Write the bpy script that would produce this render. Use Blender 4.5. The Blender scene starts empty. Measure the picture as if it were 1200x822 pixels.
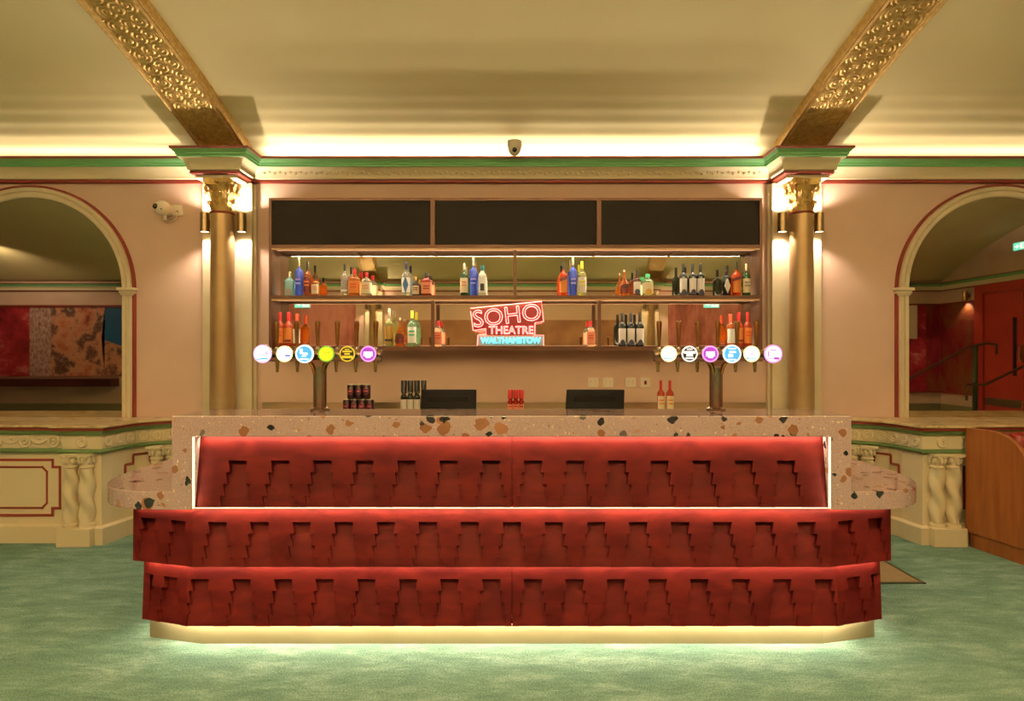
import bpy, bmesh, math, random
import numpy as np
from mathutils import Vector, Matrix
C = bpy.context.scene
COL = C.collection
PI = math.pi
random.seed(7)

# ------------------------------------------------------------------ camera, world, exposure
H, F = 1.47, 760.0            # eye height (m), focal length in pixels of a 1200 px wide frame
cam_d = bpy.data.cameras.new('camera'); cam = bpy.data.objects.new('camera', cam_d); COL.objects.link(cam)
cam.location = (0, 0, H); cam.rotation_euler = (PI/2, 0, 0)
cam_d.sensor_width = 36; cam_d.lens = 36*F/1200; cam_d.clip_start = .05; cam_d.clip_end = 60
C.camera = cam
w = bpy.data.worlds.new('world'); C.world = w; w.use_nodes = True
w.node_tree.nodes['Background'].inputs[0].default_value = (.02, .016, .01, 1)
w.node_tree.nodes['Background'].inputs[1].default_value = 1
C.view_settings.view_transform = 'Standard'; C.view_settings.look = 'None'
C.view_settings.gamma = 1; C.view_settings.use_curve_mapping = False
C.view_settings.exposure = 0.0
C.cycles.use_denoising = True
C.cycles.max_bounces = 10; C.cycles.transparent_max_bounces = 8
C.cycles.sample_clamp_indirect = 4.0
WARM = (1.0, .70, .36); WARM2 = (1.0, .82, .60); COVE = (1.0, .86, .62); LEDC = (1.0, .80, .50)
# lamp powers (W)
P_FILL, P_COVE, P_COVE_SIDE, P_UPFILL = 18, 24, 13, 690
P_TIER, P_PLINTH, P_FASCIA, P_SCONCE, P_SHELF = 8.6, 26, 11.5, 28.0, 6.5

def X(px, D): return (px-600)*D/F
def Z(py, D): return H-(py-411)*D/F

# ------------------------------------------------------------------ materials
def lin(c):
    return tuple((v/255/12.92 if v/255 <= .04045 else ((v/255+.055)/1.055)**2.4) for v in c)
MATS = {}
def mat(name, rgb, rough=.5, metal=0, var=None, scale=8, detail=4, bump=0, bscale=60, emit=None, estr=0,
        trans=0, ior=1.45, coat=0, stretch=None, spec=.5):
    if name in MATS: return MATS[name]
    m = bpy.data.materials.new(name); m.use_nodes = True; MATS[name] = m
    nt = m.node_tree; b = nt.nodes['Principled BSDF']; N = nt.nodes.new; L = nt.links.new
    c = (*lin(rgb), 1)
    b.inputs['Base Color'].default_value = c
    b.inputs['Roughness'].default_value = rough; b.inputs['Metallic'].default_value = metal
    b.inputs['Transmission Weight'].default_value = trans; b.inputs['IOR'].default_value = ior
    b.inputs['Coat Weight'].default_value = coat; b.inputs['Coat Roughness'].default_value = .08
    b.inputs['Specular IOR Level'].default_value = spec
    tc = N('ShaderNodeTexCoord'); mp = N('ShaderNodeMapping'); L(tc.outputs['Object'], mp.inputs[0])
    if stretch: mp.inputs['Scale'].default_value = stretch
    if var is not None:
        n = N('ShaderNodeTexNoise'); n.inputs['Scale'].default_value = scale; n.inputs['Detail'].default_value = detail
        L(mp.outputs[0], n.inputs['Vector'])
        r = N('ShaderNodeValToRGB'); r.color_ramp.elements[0].position = .35; r.color_ramp.elements[1].position = .68
        r.color_ramp.elements[0].color = c; r.color_ramp.elements[1].color = (*lin(var), 1)
        L(n.outputs['Fac'], r.inputs[0]); L(r.outputs[0], b.inputs['Base Color'])
    if bump:
        n2 = N('ShaderNodeTexNoise'); n2.inputs['Scale'].default_value = bscale; n2.inputs['Detail'].default_value = 3
        L(mp.outputs[0], n2.inputs['Vector'])
        bp = N('ShaderNodeBump'); bp.inputs['Strength'].default_value = bump; bp.inputs['Distance'].default_value = .01
        L(n2.outputs['Fac'], bp.inputs['Height']); L(bp.outputs[0], b.inputs['Normal'])
    if emit is not None:
        b.inputs['Emission Color'].default_value = (*lin(emit), 1); b.inputs['Emission Strength'].default_value = estr
    return m

M_wall = mat('wall_paint', (216, 184, 168), .75, var=(208, 174, 158), scale=2)
M_wall2 = mat('pilaster_paint', (222, 206, 178), .7, var=(214, 196, 166), scale=6, bump=.15, bscale=12)
M_vault = mat('ceiling_paint', (234, 218, 172), .8, var=(228, 210, 162), scale=1.2)
M_red = mat('red_trim_paint', (128, 44, 30), .5)
M_brown = mat('brown_red_lip', (120, 52, 40), .5)
M_green = mat('green_trim_paint', (112, 172, 114), .45, var=(104, 164, 106), scale=5)
M_olive = mat('olive_green_trim', (88, 110, 66), .5)
M_cream = mat('cream_plaster', (226, 208, 176), .65, bump=.1, bscale=30)
M_gold = mat('gold_leaf', (218, 186, 118), .42, .55, var=(192, 154, 88), scale=30, bump=.15, bscale=120)
M_goldcol = mat('gold_column', (200, 170, 128), .36, .5, var=(168, 134, 92), scale=3, detail=8, stretch=(1, 1, .5), bump=.03, bscale=20)
M_bronze = mat('bronze_frame', (98, 66, 50), .4, .5, var=(86, 58, 44), scale=6)
M_black = mat('black_panel', (28, 22, 20), .55, var=(33, 26, 23), scale=3, spec=.1)
M_mirror = mat('mirror_silver', (214, 206, 184), .015, 1)
M_lip = mat('lit_lip', (206, 168, 130), .4, .2)  # beige painted on to stand for the lit underside of the shelves
M_till = mat('till_plastic', (14, 11, 12), .6, spec=.08)
M_brass = mat('brass_tube', (190, 150, 96), .22, 1, var=(170, 130, 78), scale=14)
M_bronzelamp = mat('dull_bronze', (150, 126, 92), .3, .9)
M_steel = mat('brushed_steel', (176, 158, 132), .28, 1)
M_nickel = mat('aged_nickel', (168, 142, 124), .24, 1)
M_darkgreen = mat('dark_green_paint', (54, 62, 44), .4)
M_plastic = mat('white_plastic', (236, 222, 206), .4)
M_blackpl = mat('black_plastic', (16, 13, 13), .5, var=(22, 18, 18), scale=10, spec=.25)
M_lens = mat('lens_glass', (8, 8, 8), .08)
M_wood = mat('booth_wood', (158, 92, 46), .4, var=(138, 76, 36), scale=4, detail=6, stretch=(6, 6, .7), coat=.15)
M_leather = mat('red_leather', (132, 24, 24), .35, bump=.1, bscale=80)
M_plinth = mat('plinth_metal', (134, 126, 98), .5, .1, var=(124, 116, 90), scale=3)
M_doorred = mat('red_door_paint', (182, 60, 48), .45, var=(172, 54, 44), scale=2)
M_vinyl = mat('floor_vinyl', (150, 128, 96), .5, var=(140, 116, 88), scale=20)
M_skirt = mat('grey_skirting', (128, 120, 90), .5)
M_led = mat('led_diffuser', (255, 236, 190), .5, emit=(255, 226, 160), estr=4)
M_ledb = mat('led_diffuser_bright', (255, 240, 200), .5, emit=(255, 232, 176), estr=4)
M_lampglow = mat('lamp_opal', (255, 240, 210), .5, emit=(255, 228, 178), estr=8)

def marble():
    m = mat('marble_ledge', (206, 182, 140), .25)
    nt = m.node_tree; b = nt.nodes['Principled BSDF']; N = nt.nodes.new; L = nt.links.new
    tc = N('ShaderNodeTexCoord'); n = N('ShaderNodeTexNoise'); n.inputs['Scale'].default_value = 3; n.inputs['Detail'].default_value = 9
    n.inputs['Distortion'].default_value = 2.2; L(tc.outputs['Object'], n.inputs[0])
    r = N('ShaderNodeValToRGB'); e = r.color_ramp.elements
    e[0].position = .42; e[0].color = (*lin((210, 186, 146)), 1); e[1].position = .6; e[1].color = (*lin((184, 156, 116)), 1)
    x = e.new(.5); x.color = (*lin((204, 178, 138)), 1)
    L(n.outputs['Fac'], r.inputs[0]); L(r.outputs[0], b.inputs['Base Color']); return m
M_marble = marble()

def terrazzo():
    m = bpy.data.materials.new('terrazzo'); m.use_nodes = True; nt = m.node_tree
    b = nt.nodes['Principled BSDF']; N = nt.nodes.new; L = nt.links.new
    tc = N('ShaderNodeTexCoord')
    dn = N('ShaderNodeTexNoise'); dn.inputs['Scale'].default_value = 14; L(tc.outputs['Object'], dn.inputs[0])
    mx = N('ShaderNodeVectorMath'); mx.operation = 'MULTIPLY_ADD'
    L(dn.outputs['Color'], mx.inputs[0]); mx.inputs[1].default_value = (.055,)*3; L(tc.outputs['Object'], mx.inputs[2])
    col = None
    base = N('ShaderNodeTexNoise'); base.inputs['Scale'].default_value = 160; L(tc.outputs['Object'], base.inputs[0])
    br = N('ShaderNodeValToRGB'); br.color_ramp.elements[0].position = .3; br.color_ramp.elements[1].position = .75
    br.color_ramp.elements[0].color = (*lin((164, 136, 138)), 1); br.color_ramp.elements[1].color = (*lin((196, 168, 170)), 1)
    L(base.outputs['Fac'], br.inputs[0]); col = br.outputs[0]
    for sc, thr, size, cols in ((55, .62, .30, [(232, 208, 188), (150, 104, 82), (226, 196, 176)]),
                                (10.5, .48, .40, [(24, 22, 24), (138, 92, 68), (160, 108, 82), (150, 100, 74), (92, 84, 82), (176, 134, 112), (146, 96, 72), (134, 90, 70)]),
                                (17, .54, .44, [(158, 108, 82), (140, 94, 70), (30, 28, 30), (178, 142, 122)])):
        v = N('ShaderNodeTexVoronoi'); v.inputs['Scale'].default_value = sc; L(mx.outputs[0], v.inputs['Vector'])
        v.distance = 'MINKOWSKI'; v.inputs['Exponent'].default_value = 1.4
        sep = N('ShaderNodeSeparateColor'); L(v.outputs['Color'], sep.inputs[0])
        a = N('ShaderNodeMath'); a.operation = 'GREATER_THAN'; L(sep.outputs[0], a.inputs[0]); a.inputs[1].default_value = thr
        sz = N('ShaderNodeMath'); sz.operation = 'MULTIPLY'; L(sep.outputs[2], sz.inputs[0]); sz.inputs[1].default_value = size*.5
        sz2 = N('ShaderNodeMath'); sz2.operation = 'ADD'; L(sz.outputs[0], sz2.inputs[0]); sz2.inputs[1].default_value = size*.55
        c = N('ShaderNodeMath'); c.operation = 'LESS_THAN'; L(v.outputs['Distance'], c.inputs[0]); L(sz2.outputs[0], c.inputs[1])
        d = N('ShaderNodeMath'); d.operation = 'MULTIPLY'; L(a.outputs[0], d.inputs[0]); L(c.outputs[0], d.inputs[1])
        r = N('ShaderNodeValToRGB'); r.color_ramp.interpolation = 'CONSTANT'
        while len(r.color_ramp.elements) < len(cols): r.color_ramp.elements.new(.5)
        for i, cc in enumerate(cols):
            r.color_ramp.elements[i].position = i/len(cols); r.color_ramp.elements[i].color = (*lin(cc), 1)
        L(sep.outputs[1], r.inputs[0])
        mm = N('ShaderNodeMix'); mm.data_type = 'RGBA'
        L(d.outputs[0], mm.inputs['Factor']); L(col, mm.inputs['A']); L(r.outputs[0], mm.inputs['B']); col = mm.outputs['Result']
    L(col, b.inputs['Base Color']); b.inputs['Roughness'].default_value = .07
    return m
M_terrazzo = terrazzo()

def carpet():
    m = bpy.data.materials.new('teal_carpet'); m.use_nodes = True; nt = m.node_tree
    b = nt.nodes['Principled BSDF']; N = nt.nodes.new; L = nt.links.new
    tc = N('ShaderNodeTexCoord'); mp = N('ShaderNodeMapping'); L(tc.outputs['Object'], mp.inputs[0])
    mp.inputs['Scale'].default_value = (.8, 2.2, 1); mp.inputs['Rotation'].default_value = (0, 0, .25)
    n = N('ShaderNodeTexNoise'); n.inputs['Scale'].default_value = 3.4; n.inputs['Detail'].default_value = 12; n.inputs['Roughness'].default_value = .78
    n.inputs['Distortion'].default_value = .3
    L(mp.outputs[0], n.inputs[0])
    r = N('ShaderNodeValToRGB'); e = r.color_ramp.elements
    e[0].position = .34; e[0].color = (*lin((84, 116, 112)), 1); e[1].position = .66; e[1].color = (*lin((148, 174, 168)), 1)
    x = e.new(.5); x.color = (*lin((110, 142, 132)), 1)
    L(n.outputs['Fac'], r.inputs[0])
    n2 = N('ShaderNodeTexNoise'); n2.inputs['Scale'].default_value = 130; n2.inputs['Detail'].default_value = 3; L(tc.outputs['Object'], n2.inputs[0])
    r2 = N('ShaderNodeValToRGB'); r2.color_ramp.elements[0].position = .3; r2.color_ramp.elements[1].position = .7
    r2.color_ramp.elements[0].color = (.55, .55, .55, 1); r2.color_ramp.elements[1].color = (1.25, 1.25, 1.25, 1)
    L(n2.outputs['Fac'], r2.inputs[0])
    mm = N('ShaderNodeMix'); mm.data_type = 'RGBA'; mm.blend_type = 'MULTIPLY'; mm.inputs['Factor'].default_value = 1
    L(r.outputs[0], mm.inputs['A']); L(r2.outputs[0], mm.inputs['B']); L(mm.outputs['Result'], b.inputs['Base Color'])
    bp = N('ShaderNodeBump'); bp.inputs['Strength'].default_value = .6; bp.inputs['Distance'].default_value = .006
    L(n2.outputs['Fac'], bp.inputs['Height']); L(bp.outputs[0], b.inputs['Normal'])
    b.inputs['Roughness'].default_value = .95; b.inputs['Specular IOR Level'].default_value = .15
    return m
M_carpet = carpet()

def redpanel():
    m = mat('red_stained_board', (96, 30, 26), .55, spec=.08)
    nt = m.node_tree; b = nt.nodes['Principled BSDF']; N = nt.nodes.new; L = nt.links.new
    tc = N('ShaderNodeTexCoord'); mp = N('ShaderNodeMapping'); mp.inputs['Scale'].default_value = (1, 1, 2.5); L(tc.outputs['Object'], mp.inputs[0])
    n = N('ShaderNodeTexNoise'); n.inputs['Scale'].default_value = 4.5; n.inputs['Detail'].default_value = 6; n.inputs['Distortion'].default_value = 1.2
    L(mp.outputs[0], n.inputs[0])
    r = N('ShaderNodeValToRGB'); e = r.color_ramp.elements
    e[0].position = .35; e[0].color = (*lin((56, 9, 9)), 1); e[1].position = .68; e[1].color = (*lin((76, 18, 15)), 1)
    L(n.outputs['Fac'], r.inputs[0]); L(r.outputs[0], b.inputs['Base Color']); return m
M_tier = redpanel()

def mural(name, cols, scale, stretch, seedv=0, vor=True):
    m = bpy.data.materials.new(name); m.use_nodes = True; nt = m.node_tree
    b = nt.nodes['Principled BSDF']; N = nt.nodes.new; L = nt.links.new
    tc = N('ShaderNodeTexCoord'); mp = N('ShaderNodeMapping'); L(tc.outputs['Object'], mp.inputs[0])
    mp.inputs['Scale'].default_value = stretch; mp.inputs['Location'].default_value = (seedv, seedv*.7, 0)
    n = N('ShaderNodeTexNoise'); n.inputs['Scale'].default_value = scale; n.inputs['Detail'].default_value = 8; n.inputs['Roughness'].default_value = .7
    L(mp.outputs[0], n.inputs[0])
    r = N('ShaderNodeValToRGB'); e = r.color_ramp.elements
    while len(e) < len(cols): e.new(.5)
    for i, c in enumerate(cols):
        e[i].position = .32+.36*i/(len(cols)-1); e[i].color = (*lin(c), 1)
    L(n.outputs['Fac'], r.inputs[0]); L(r.outputs[0], b.inputs['Base Color']); b.inputs['Roughness'].default_value = .45
    return m

# ------------------------------------------------------------------ mesh builder
class MB:
    def __init__(s): s.v = []; s.f = []; s.m = []; s.mi = 0
    def add(s, vs, fs):
        o = len(s.v); s.v += [tuple(v) for v in vs]
        for f in fs: s.f.append(tuple(i+o for i in f)); s.m.append(s.mi)
    def quad(s, a, b, c, d): s.add([a, b, c, d], [(0, 1, 2, 3)])
    def box(s, x0, x1, y0, y1, z0, z1):
        s.add([(x0, y0, z0), (x1, y0, z0), (x1, y1, z0), (x0, y1, z0), (x0, y0, z1), (x1, y0, z1), (x1, y1, z1), (x0, y1, z1)],
              [(0, 3, 2, 1), (4, 5, 6, 7), (0, 1, 5, 4), (1, 2, 6, 5), (2, 3, 7, 6), (3, 0, 4, 7)])
    def prism(s, poly, a0, a1, axis='z'):
        n = len(poly)
        def mk(p, a): return {'z': (p[0], p[1], a), 'y': (p[0], a, p[1]), 'x': (a, p[0], p[1])}[axis]
        s.add([mk(p, a0) for p in poly]+[mk(p, a1) for p in poly],
              [tuple(range(n-1, -1, -1)), tuple(range(n, 2*n))]+[(i, (i+1) % n, n+(i+1) % n, n+i) for i in range(n)])
    def lathe(s, prof, c=(0, 0, 0), seg=20, sq=0, axis='z', cap=True, twist=0, flute=0, nfl=0, sy=1):
        vs = []
        for (r, z) in prof:
            for k in range(seg):
                a = 2*PI*k/seg; rr = r
                if sq: rr = r/((abs(math.cos(a))**sq+abs(math.sin(a))**sq)**(1/sq))
                if nfl: rr = r*(1+flute*math.sin(nfl*a+twist*z))
                x, y = rr*math.cos(a), rr*math.sin(a)*sy
                p = (x, y, z) if axis == 'z' else ((x, z, y) if axis == 'y' else (z, x, y))
                vs.append((p[0]+c[0], p[1]+c[1], p[2]+c[2]))
        n = len(prof)
        fs = [(i*seg+k, i*seg+(k+1) % seg, (i+1)*seg+(k+1) % seg, (i+1)*seg+k) for i in range(n-1) for k in range(seg)]
        if cap:
            fs.append(tuple(range(seg-1, -1, -1))); fs.append(tuple((n-1)*seg+k for k in range(seg)))
        s.add(vs, fs)
    def tube(s, pts, r, seg=8, closed=False):
        pts = [Vector(p) for p in pts]; n = len(pts); vs = []
        rr = r if isinstance(r, (list, tuple)) else [r]*n
        up = None
        for i, p in enumerate(pts):
            a = pts[i-1] if (i or closed) else p; b = pts[(i+1) % n] if (i < n-1 or closed) else p
            d = (b-a).normalized()
            if up is None: up = Vector((0, 0, 1)) if abs(d.z) < .9 else Vector((0, 1, 0))
            u = d.cross(up).normalized(); v = u.cross(d).normalized(); up = v
            for k in range(seg):
                t = 2*PI*k/seg; vs.append(p+(u*math.cos(t)+v*math.sin(t))*rr[i])
        fs = []
        for i in range(n if closed else n-1):
            j = (i+1) % n
            for k in range(seg): fs.append((i*seg+k, i*seg+(k+1) % seg, j*seg+(k+1) % seg, j*seg+k))
        if not closed: fs += [tuple(range(seg-1, -1, -1)), tuple((n-1)*seg+k for k in range(seg))]
        s.add(vs, fs)
    def ball(s, c, r, seg=14, sx=1, sy=1, sz=1, z0=-1, z1=1):
        n = 9; vs = []; a0, a1 = math.asin(z0), math.asin(z1)
        for i in range(n):
            t = a0+(a1-a0)*i/(n-1)
            for k in range(seg):
                a = 2*PI*k/seg
                vs.append((c[0]+r*sx*math.cos(t)*math.cos(a), c[1]+r*sy*math.cos(t)*math.sin(a), c[2]+r*sz*math.sin(t)))
        fs = [(i*seg+k, i*seg+(k+1) % seg, (i+1)*seg+(k+1) % seg, (i+1)*seg+k) for i in range(n-1) for k in range(seg)]
        fs += [tuple(range(seg-1, -1, -1)), tuple((n-1)*seg+k for k in range(seg))]
        s.add(vs, fs)
    def sweep(s, path, prof, closed=False):
        n = len(path); P = [Vector((p[0], p[1])) for p in path]; rows = []
        for i in range(n):
            ds = []
            if i or closed: ds.append((P[i]-P[i-1]).normalized())
            if i < n-1 or closed: ds.append((P[(i+1) % n]-P[i]).normalized())
            ns = [Vector((d.y, -d.x)) for d in ds]
            m = ns[0] if len(ns) == 1 else (ns[0]+ns[1]).normalized()
            k = 1 if len(ns) == 1 else 1/max(.3, m.dot(ns[0]))
            rows.append((P[i], m*k))
        vs = [(p.x+m.x*o, p.y+m.y*o, z) for (p, m) in rows for (o, z) in prof]
        q = len(prof); fs = []
        for i in range(n if closed else n-1):
            j = (i+1) % n
            for k in range(q-1): fs.append((i*q+k, j*q+k, j*q+k+1, i*q+k+1))
        s.add(vs, fs)
    def build(s, name, mats, parent=None, local=False, smooth=False, bevel=0, kind=None):
        off = Vector((0, 0, 0))
        if parent is not None and not local:
            q = parent
            while q is not None: off += q.location; q = q.parent
        me = bpy.data.meshes.new(name)
        me.from_pydata([tuple(Vector(v)-off) for v in s.v], [], s.f)
        if not isinstance(mats, (list, tuple)): mats = [mats]
        for m in mats: me.materials.append(m)
        me.polygons.foreach_set('material_index', s.m)
        bm = bmesh.new(); bm.from_mesh(me); bmesh.ops.recalc_face_normals(bm, faces=bm.faces); bm.to_mesh(me); bm.free()
        if smooth:
            me.polygons.foreach_set('use_smooth', [True]*len(me.polygons))
            try: me.set_sharp_from_angle(angle=math.radians(38))
            except Exception: pass
        me.update()
        o = bpy.data.objects.new(name, me); COL.objects.link(o); o.parent = parent
        if kind: o['kind'] = kind
        if bevel:
            b = o.modifiers.new('bevel', 'BEVEL'); b.width = bevel; b.segments = 2; b.limit_method = 'ANGLE'; b.angle_limit = .7
        return o

def thing(name, label, cat, loc, group=None, rz=0):
    o = bpy.data.objects.new(name, None); COL.objects.link(o); o.location = loc; o.rotation_euler = (0, 0, rz)
    o.empty_display_size = .1
    tag(o, label, cat, group); return o
def tag(o, label, cat, group=None):
    o['label'] = label; o['category'] = cat
    if group: o['group'] = group
    return o
def copy_tree(o, parent=None):
    c = o.copy(); COL.objects.link(c); c.parent = parent
    for ch in list(o.children): copy_tree(ch, c)
    return c
def area(name, loc, rot, sx, sy, power, color, parent=None, spread=180):
    l = bpy.data.lights.new(name, 'AREA'); l.shape = 'RECTANGLE'; l.size = sx; l.size_y = sy; l.energy = power; l.color = color
    l.spread = math.radians(spread)
    o = bpy.data.objects.new(name, l); COL.objects.link(o); o.rotation_euler = rot
    off = parent.location if parent is not None else Vector((0, 0, 0))
    o.location = Vector(loc)-off; o.parent = parent; return o
def spot(name, loc, rot, power, color, size=110, blend=.6, r=.02, parent=None):
    l = bpy.data.lights.new(name, 'SPOT'); l.energy = power; l.color = color; l.spot_size = math.radians(size); l.spot_blend = blend
    l.shadow_soft_size = r
    o = bpy.data.objects.new(name, l); COL.objects.link(o); o.rotation_euler = rot; o.location = loc; o.parent = parent; return o

# ------------------------------------------------------------------ room shell
XL, XR, YB, YF = -13.0, 10.3, 5.5, -4.6       # left, right, bar wall, wall behind the camera
mb = MB(); mb.box(XL-.1, XR+.1, YF-.1, YB+.1, -.1, 0); mb.build('floor', M_carpet, kind='structure')
def wallbox(n, *a):
    mb = MB(); mb.box(*a); return mb.build(n, M_wall, kind='structure')
wallbox('wall_back', XL-.1, XR+.1, YB, YB+.1, 0, 3.15)
wallbox('wall_front', XL-.1, XR+.1, YF-.1, YF, 0, 3.15)
wallbox('wall_left', XL-.1, XL, YF, YB, 0, 4.35)
wallbox('wall_right', XR, XR+.1, YF, YB, 0, 4.35)
VZ, VH, VS = 3.12, 1.15, (YB-YF)/2
VR = (VS*VS+VH*VH)/(2*VH)
def vault_z(y):
    s = YB-y
    z = VZ+math.sqrt(VR*VR-(VS-s)**2)-(VR-VH)
    return z
mb = MB(); ys_ = [YB+.08-.012*i for i in range(92)]; ys_ += [ys_[-1]-(ys_[-1]-YF+.08)*i/90 for i in range(1, 91)]; ny = len(ys_)-1
for i in range(ny+1):
    y = ys_[i]
    yy = min(YB, max(YF, y))
    z = vault_z(yy)
    # slight waves added by the springing line so grazing light makes shade bands
    s = YB-yy
    if .08 < s < .8: z += .0055*math.sin(s*48)*(1-s/.8)
    mb.v += [(XL-.1, y, z), (XR+.1, y, z), (XL-.1, y, z+.08), (XR+.1, y, z+.08)]
for i in range(ny):
    a = 4*i; b = a+4
    mb.f += [(a, b, b+1, a+1), (a+2, a+3, b+3, b+2)]; mb.m += [0, 0]
mb.f += [(0, 1, 3, 2), (4*ny, 4*ny+2, 4*ny+3, 4*ny+1)]; mb.m += [0, 0]
mb.build('ceiling', M_vault, smooth=True, kind='structure')

# pilasters, entablature blocks and the cornice that runs all round the room
PX, RX = 2.38, 3.3
trim_n = [0]
def trim(mb, m, smooth=False):
    trim_n[0] += 1
    return mb.build('trim_%d' % trim_n[0], m, kind='structure', smooth=smooth)
for sx in (-1, 1):
    mb = MB(); mb.box(sx*PX-.205, sx*PX+.205, 5.42, 5.5, 0, 2.87)
    mb.box(sx*PX-.225, sx*PX+.225, 5.46, 5.5, 0, 2.87); trim(mb, M_wall2)
    mb = MB(); mb.box(sx*PX-.17, sx*PX+.17, 5.22, 5.5, 2.86, 3.06); trim(mb, M_cream)
    mb = MB(); mb.box(sx*RX-.205, sx*RX+.205, -4.6, -4.52, 0, 2.87); trim(mb, M_wall2)
    mb = MB(); mb.box(sx*RX-.17, sx*RX+.17, -4.6, -4.32, 2.86, 3.06); trim(mb, M_cream)
def pier(c, y0, y1, s): return [(c-.17*s, y0), (c-.17*s, y1), (c+.17*s, y1), (c+.17*s, y0)]
LOOP = [(XL, YB)]+pier(-PX, YB, 5.22, 1)+pier(PX, YB, 5.22, 1)+[(XR, YB), (XR, YF)]+pier(RX, YF, -4.32, -1)+pier(-RX, YF, -4.32, -1)+[(XL, YF)]
for prof, m in (([(0, 2.885), (.022, 2.885), (.03, 2.89), (.03, 2.908), (.02, 2.912)], M_red),
                ([(.02, 2.912), (.04, 2.914), (.045, 2.92), (.045, 2.932)], M_cream),
                ([(.045, 2.932), (.05, 2.95), (.06, 2.97), (.075, 2.988), (.09, 3.003)], M_cream),
                ([(.09, 3.003), (.1, 3.003), (.1, 3.018), (.108, 3.02), (.11, 3.035), (.116, 3.038), (.13, 3.06)], M_green),
                ([(.13, 3.06), (.14, 3.06), (.14, 3.078), (.128, 3.078), (.124, 3.05), (.0, 3.05)], M_brown)):
    mb = MB(); mb.sweep(LOOP, prof, closed=True); trim(mb, m)
# little moulded drops on the frieze of the centre bay
mb = MB(); n = 96
for i in range(n):
    x = -2.1+4.2*(i+.5)/n
    mb.ball((x, YB-.058, 2.955+.012*(i % 2)), .011, seg=6)
trim(mb, M_cream, True)
mb = MB(); mb.box(-1.9, 2.6, 4.09, 5.5, .0, .004); mb.build('floor_vinyl', M_vinyl, kind='structure')
mb = MB(); mb.box(2.585, 2.605, 4.08, 5.45, .0, .008); mb.box(-1.9, 2.605, 4.08, 4.1, 0, .008); trim(mb, M_darkgreen)

# ------------------------------------------------------------------ cove strips on top of the cornice
def cove(x0, x1, y, z, rx, power, label, spread=180):
    t = thing('cove_light', label, 'light strip', ((x0+x1)/2, y, z), 'cove lights on the cornice')
    mb = MB(); mb.box(x0, x1, y-.008, y+.008, z-.004, z+.002); mb.build('channel', M_plastic, t)
    area('strip', ((x0+x1)/2, y, z+.006), (rx, 0, 0), x1-x0, .012, power, COVE, t, spread)
cove(-2.05, 2.05, 5.435, 3.058, PI+math.radians(0), P_COVE, 'cove light strip glowing above the bar cornice between the two piers', 150)
cove(-12.5, -2.75, 5.435, 3.058, PI+math.radians(24), P_COVE_SIDE*1.5, 'dim cove light strip on the cornice left of the left pier')
cove(2.75, 9.9, 5.435, 3.058, PI+math.radians(24), P_COVE_SIDE*1.1, 'dim cove light strip on the cornice right of the right pier')
# added fill lamps kept out of view, shaped as opal ceiling lamps
for i, (x, y) in enumerate(((-4.6, -2.9), (0, -2.9), (4.6, -2.9), (-8.6, 2.7), (8.6, 2.7))):
    z = vault_z(y)
    t = thing('fill_lamp', ['added round opal fill lamp over the room left of centre', 'added round opal fill lamp over the middle of the room',
              'added round opal fill lamp over the room right of centre', 'added round opal fill lamp near the left arched mirror',
              'added round opal fill lamp near the right arched mirror'][i], 'ceiling lamp', (x, y, z), 'added fill lamps')
    mb = MB(); mb.lathe([(.2, 0), (.2, -.05), (.17, -.06)], seg=24); mb.build('rim', M_brass, t, local=True, smooth=True)
    mb = MB(); mb.lathe([(.165, -.055), (.16, -.09), (.1, -.11), (.01, -.115)], seg=24); mb.build('diffuser', M_lampglow, t, local=True, smooth=True)
    a = area('fill_light', (x, y, z-.13), (0, 0, 0), .3, .3, P_FILL*(1 if i < 3 else .9), WARM2, t)

# added unseen uplights that brighten the vault, shaped as brass pendants
for i, x in enumerate((-3.6, 0, 3.6)):
    z = 3.5; y = -1.0
    t = thing('fill_pendant', 'added vault fill light in a brass bowl over the %s of the room' % ('left side', 'middle', 'right side')[i], 'fill light', (x, y, z), 'added vault fill lights')
    mb = MB(); mb.lathe([(.02, -.10), (.15, -.07), (.25, 0), (.245, 0), (.14, -.05), (.01, -.08)], seg=28, cap=False); mb.build('bowl', M_brass, t, local=True, smooth=True)
    mb = MB(); mb.tube([(0, 0, -.08), (0, 0, vault_z(y)-z-.01)], .008, seg=8); mb.build('stem', M_brass, t, local=True)
    area('vault_fill', (x, y, z+.0), (PI, 0, 0), .3, .3, P_UPFILL, COVE, t)
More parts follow.
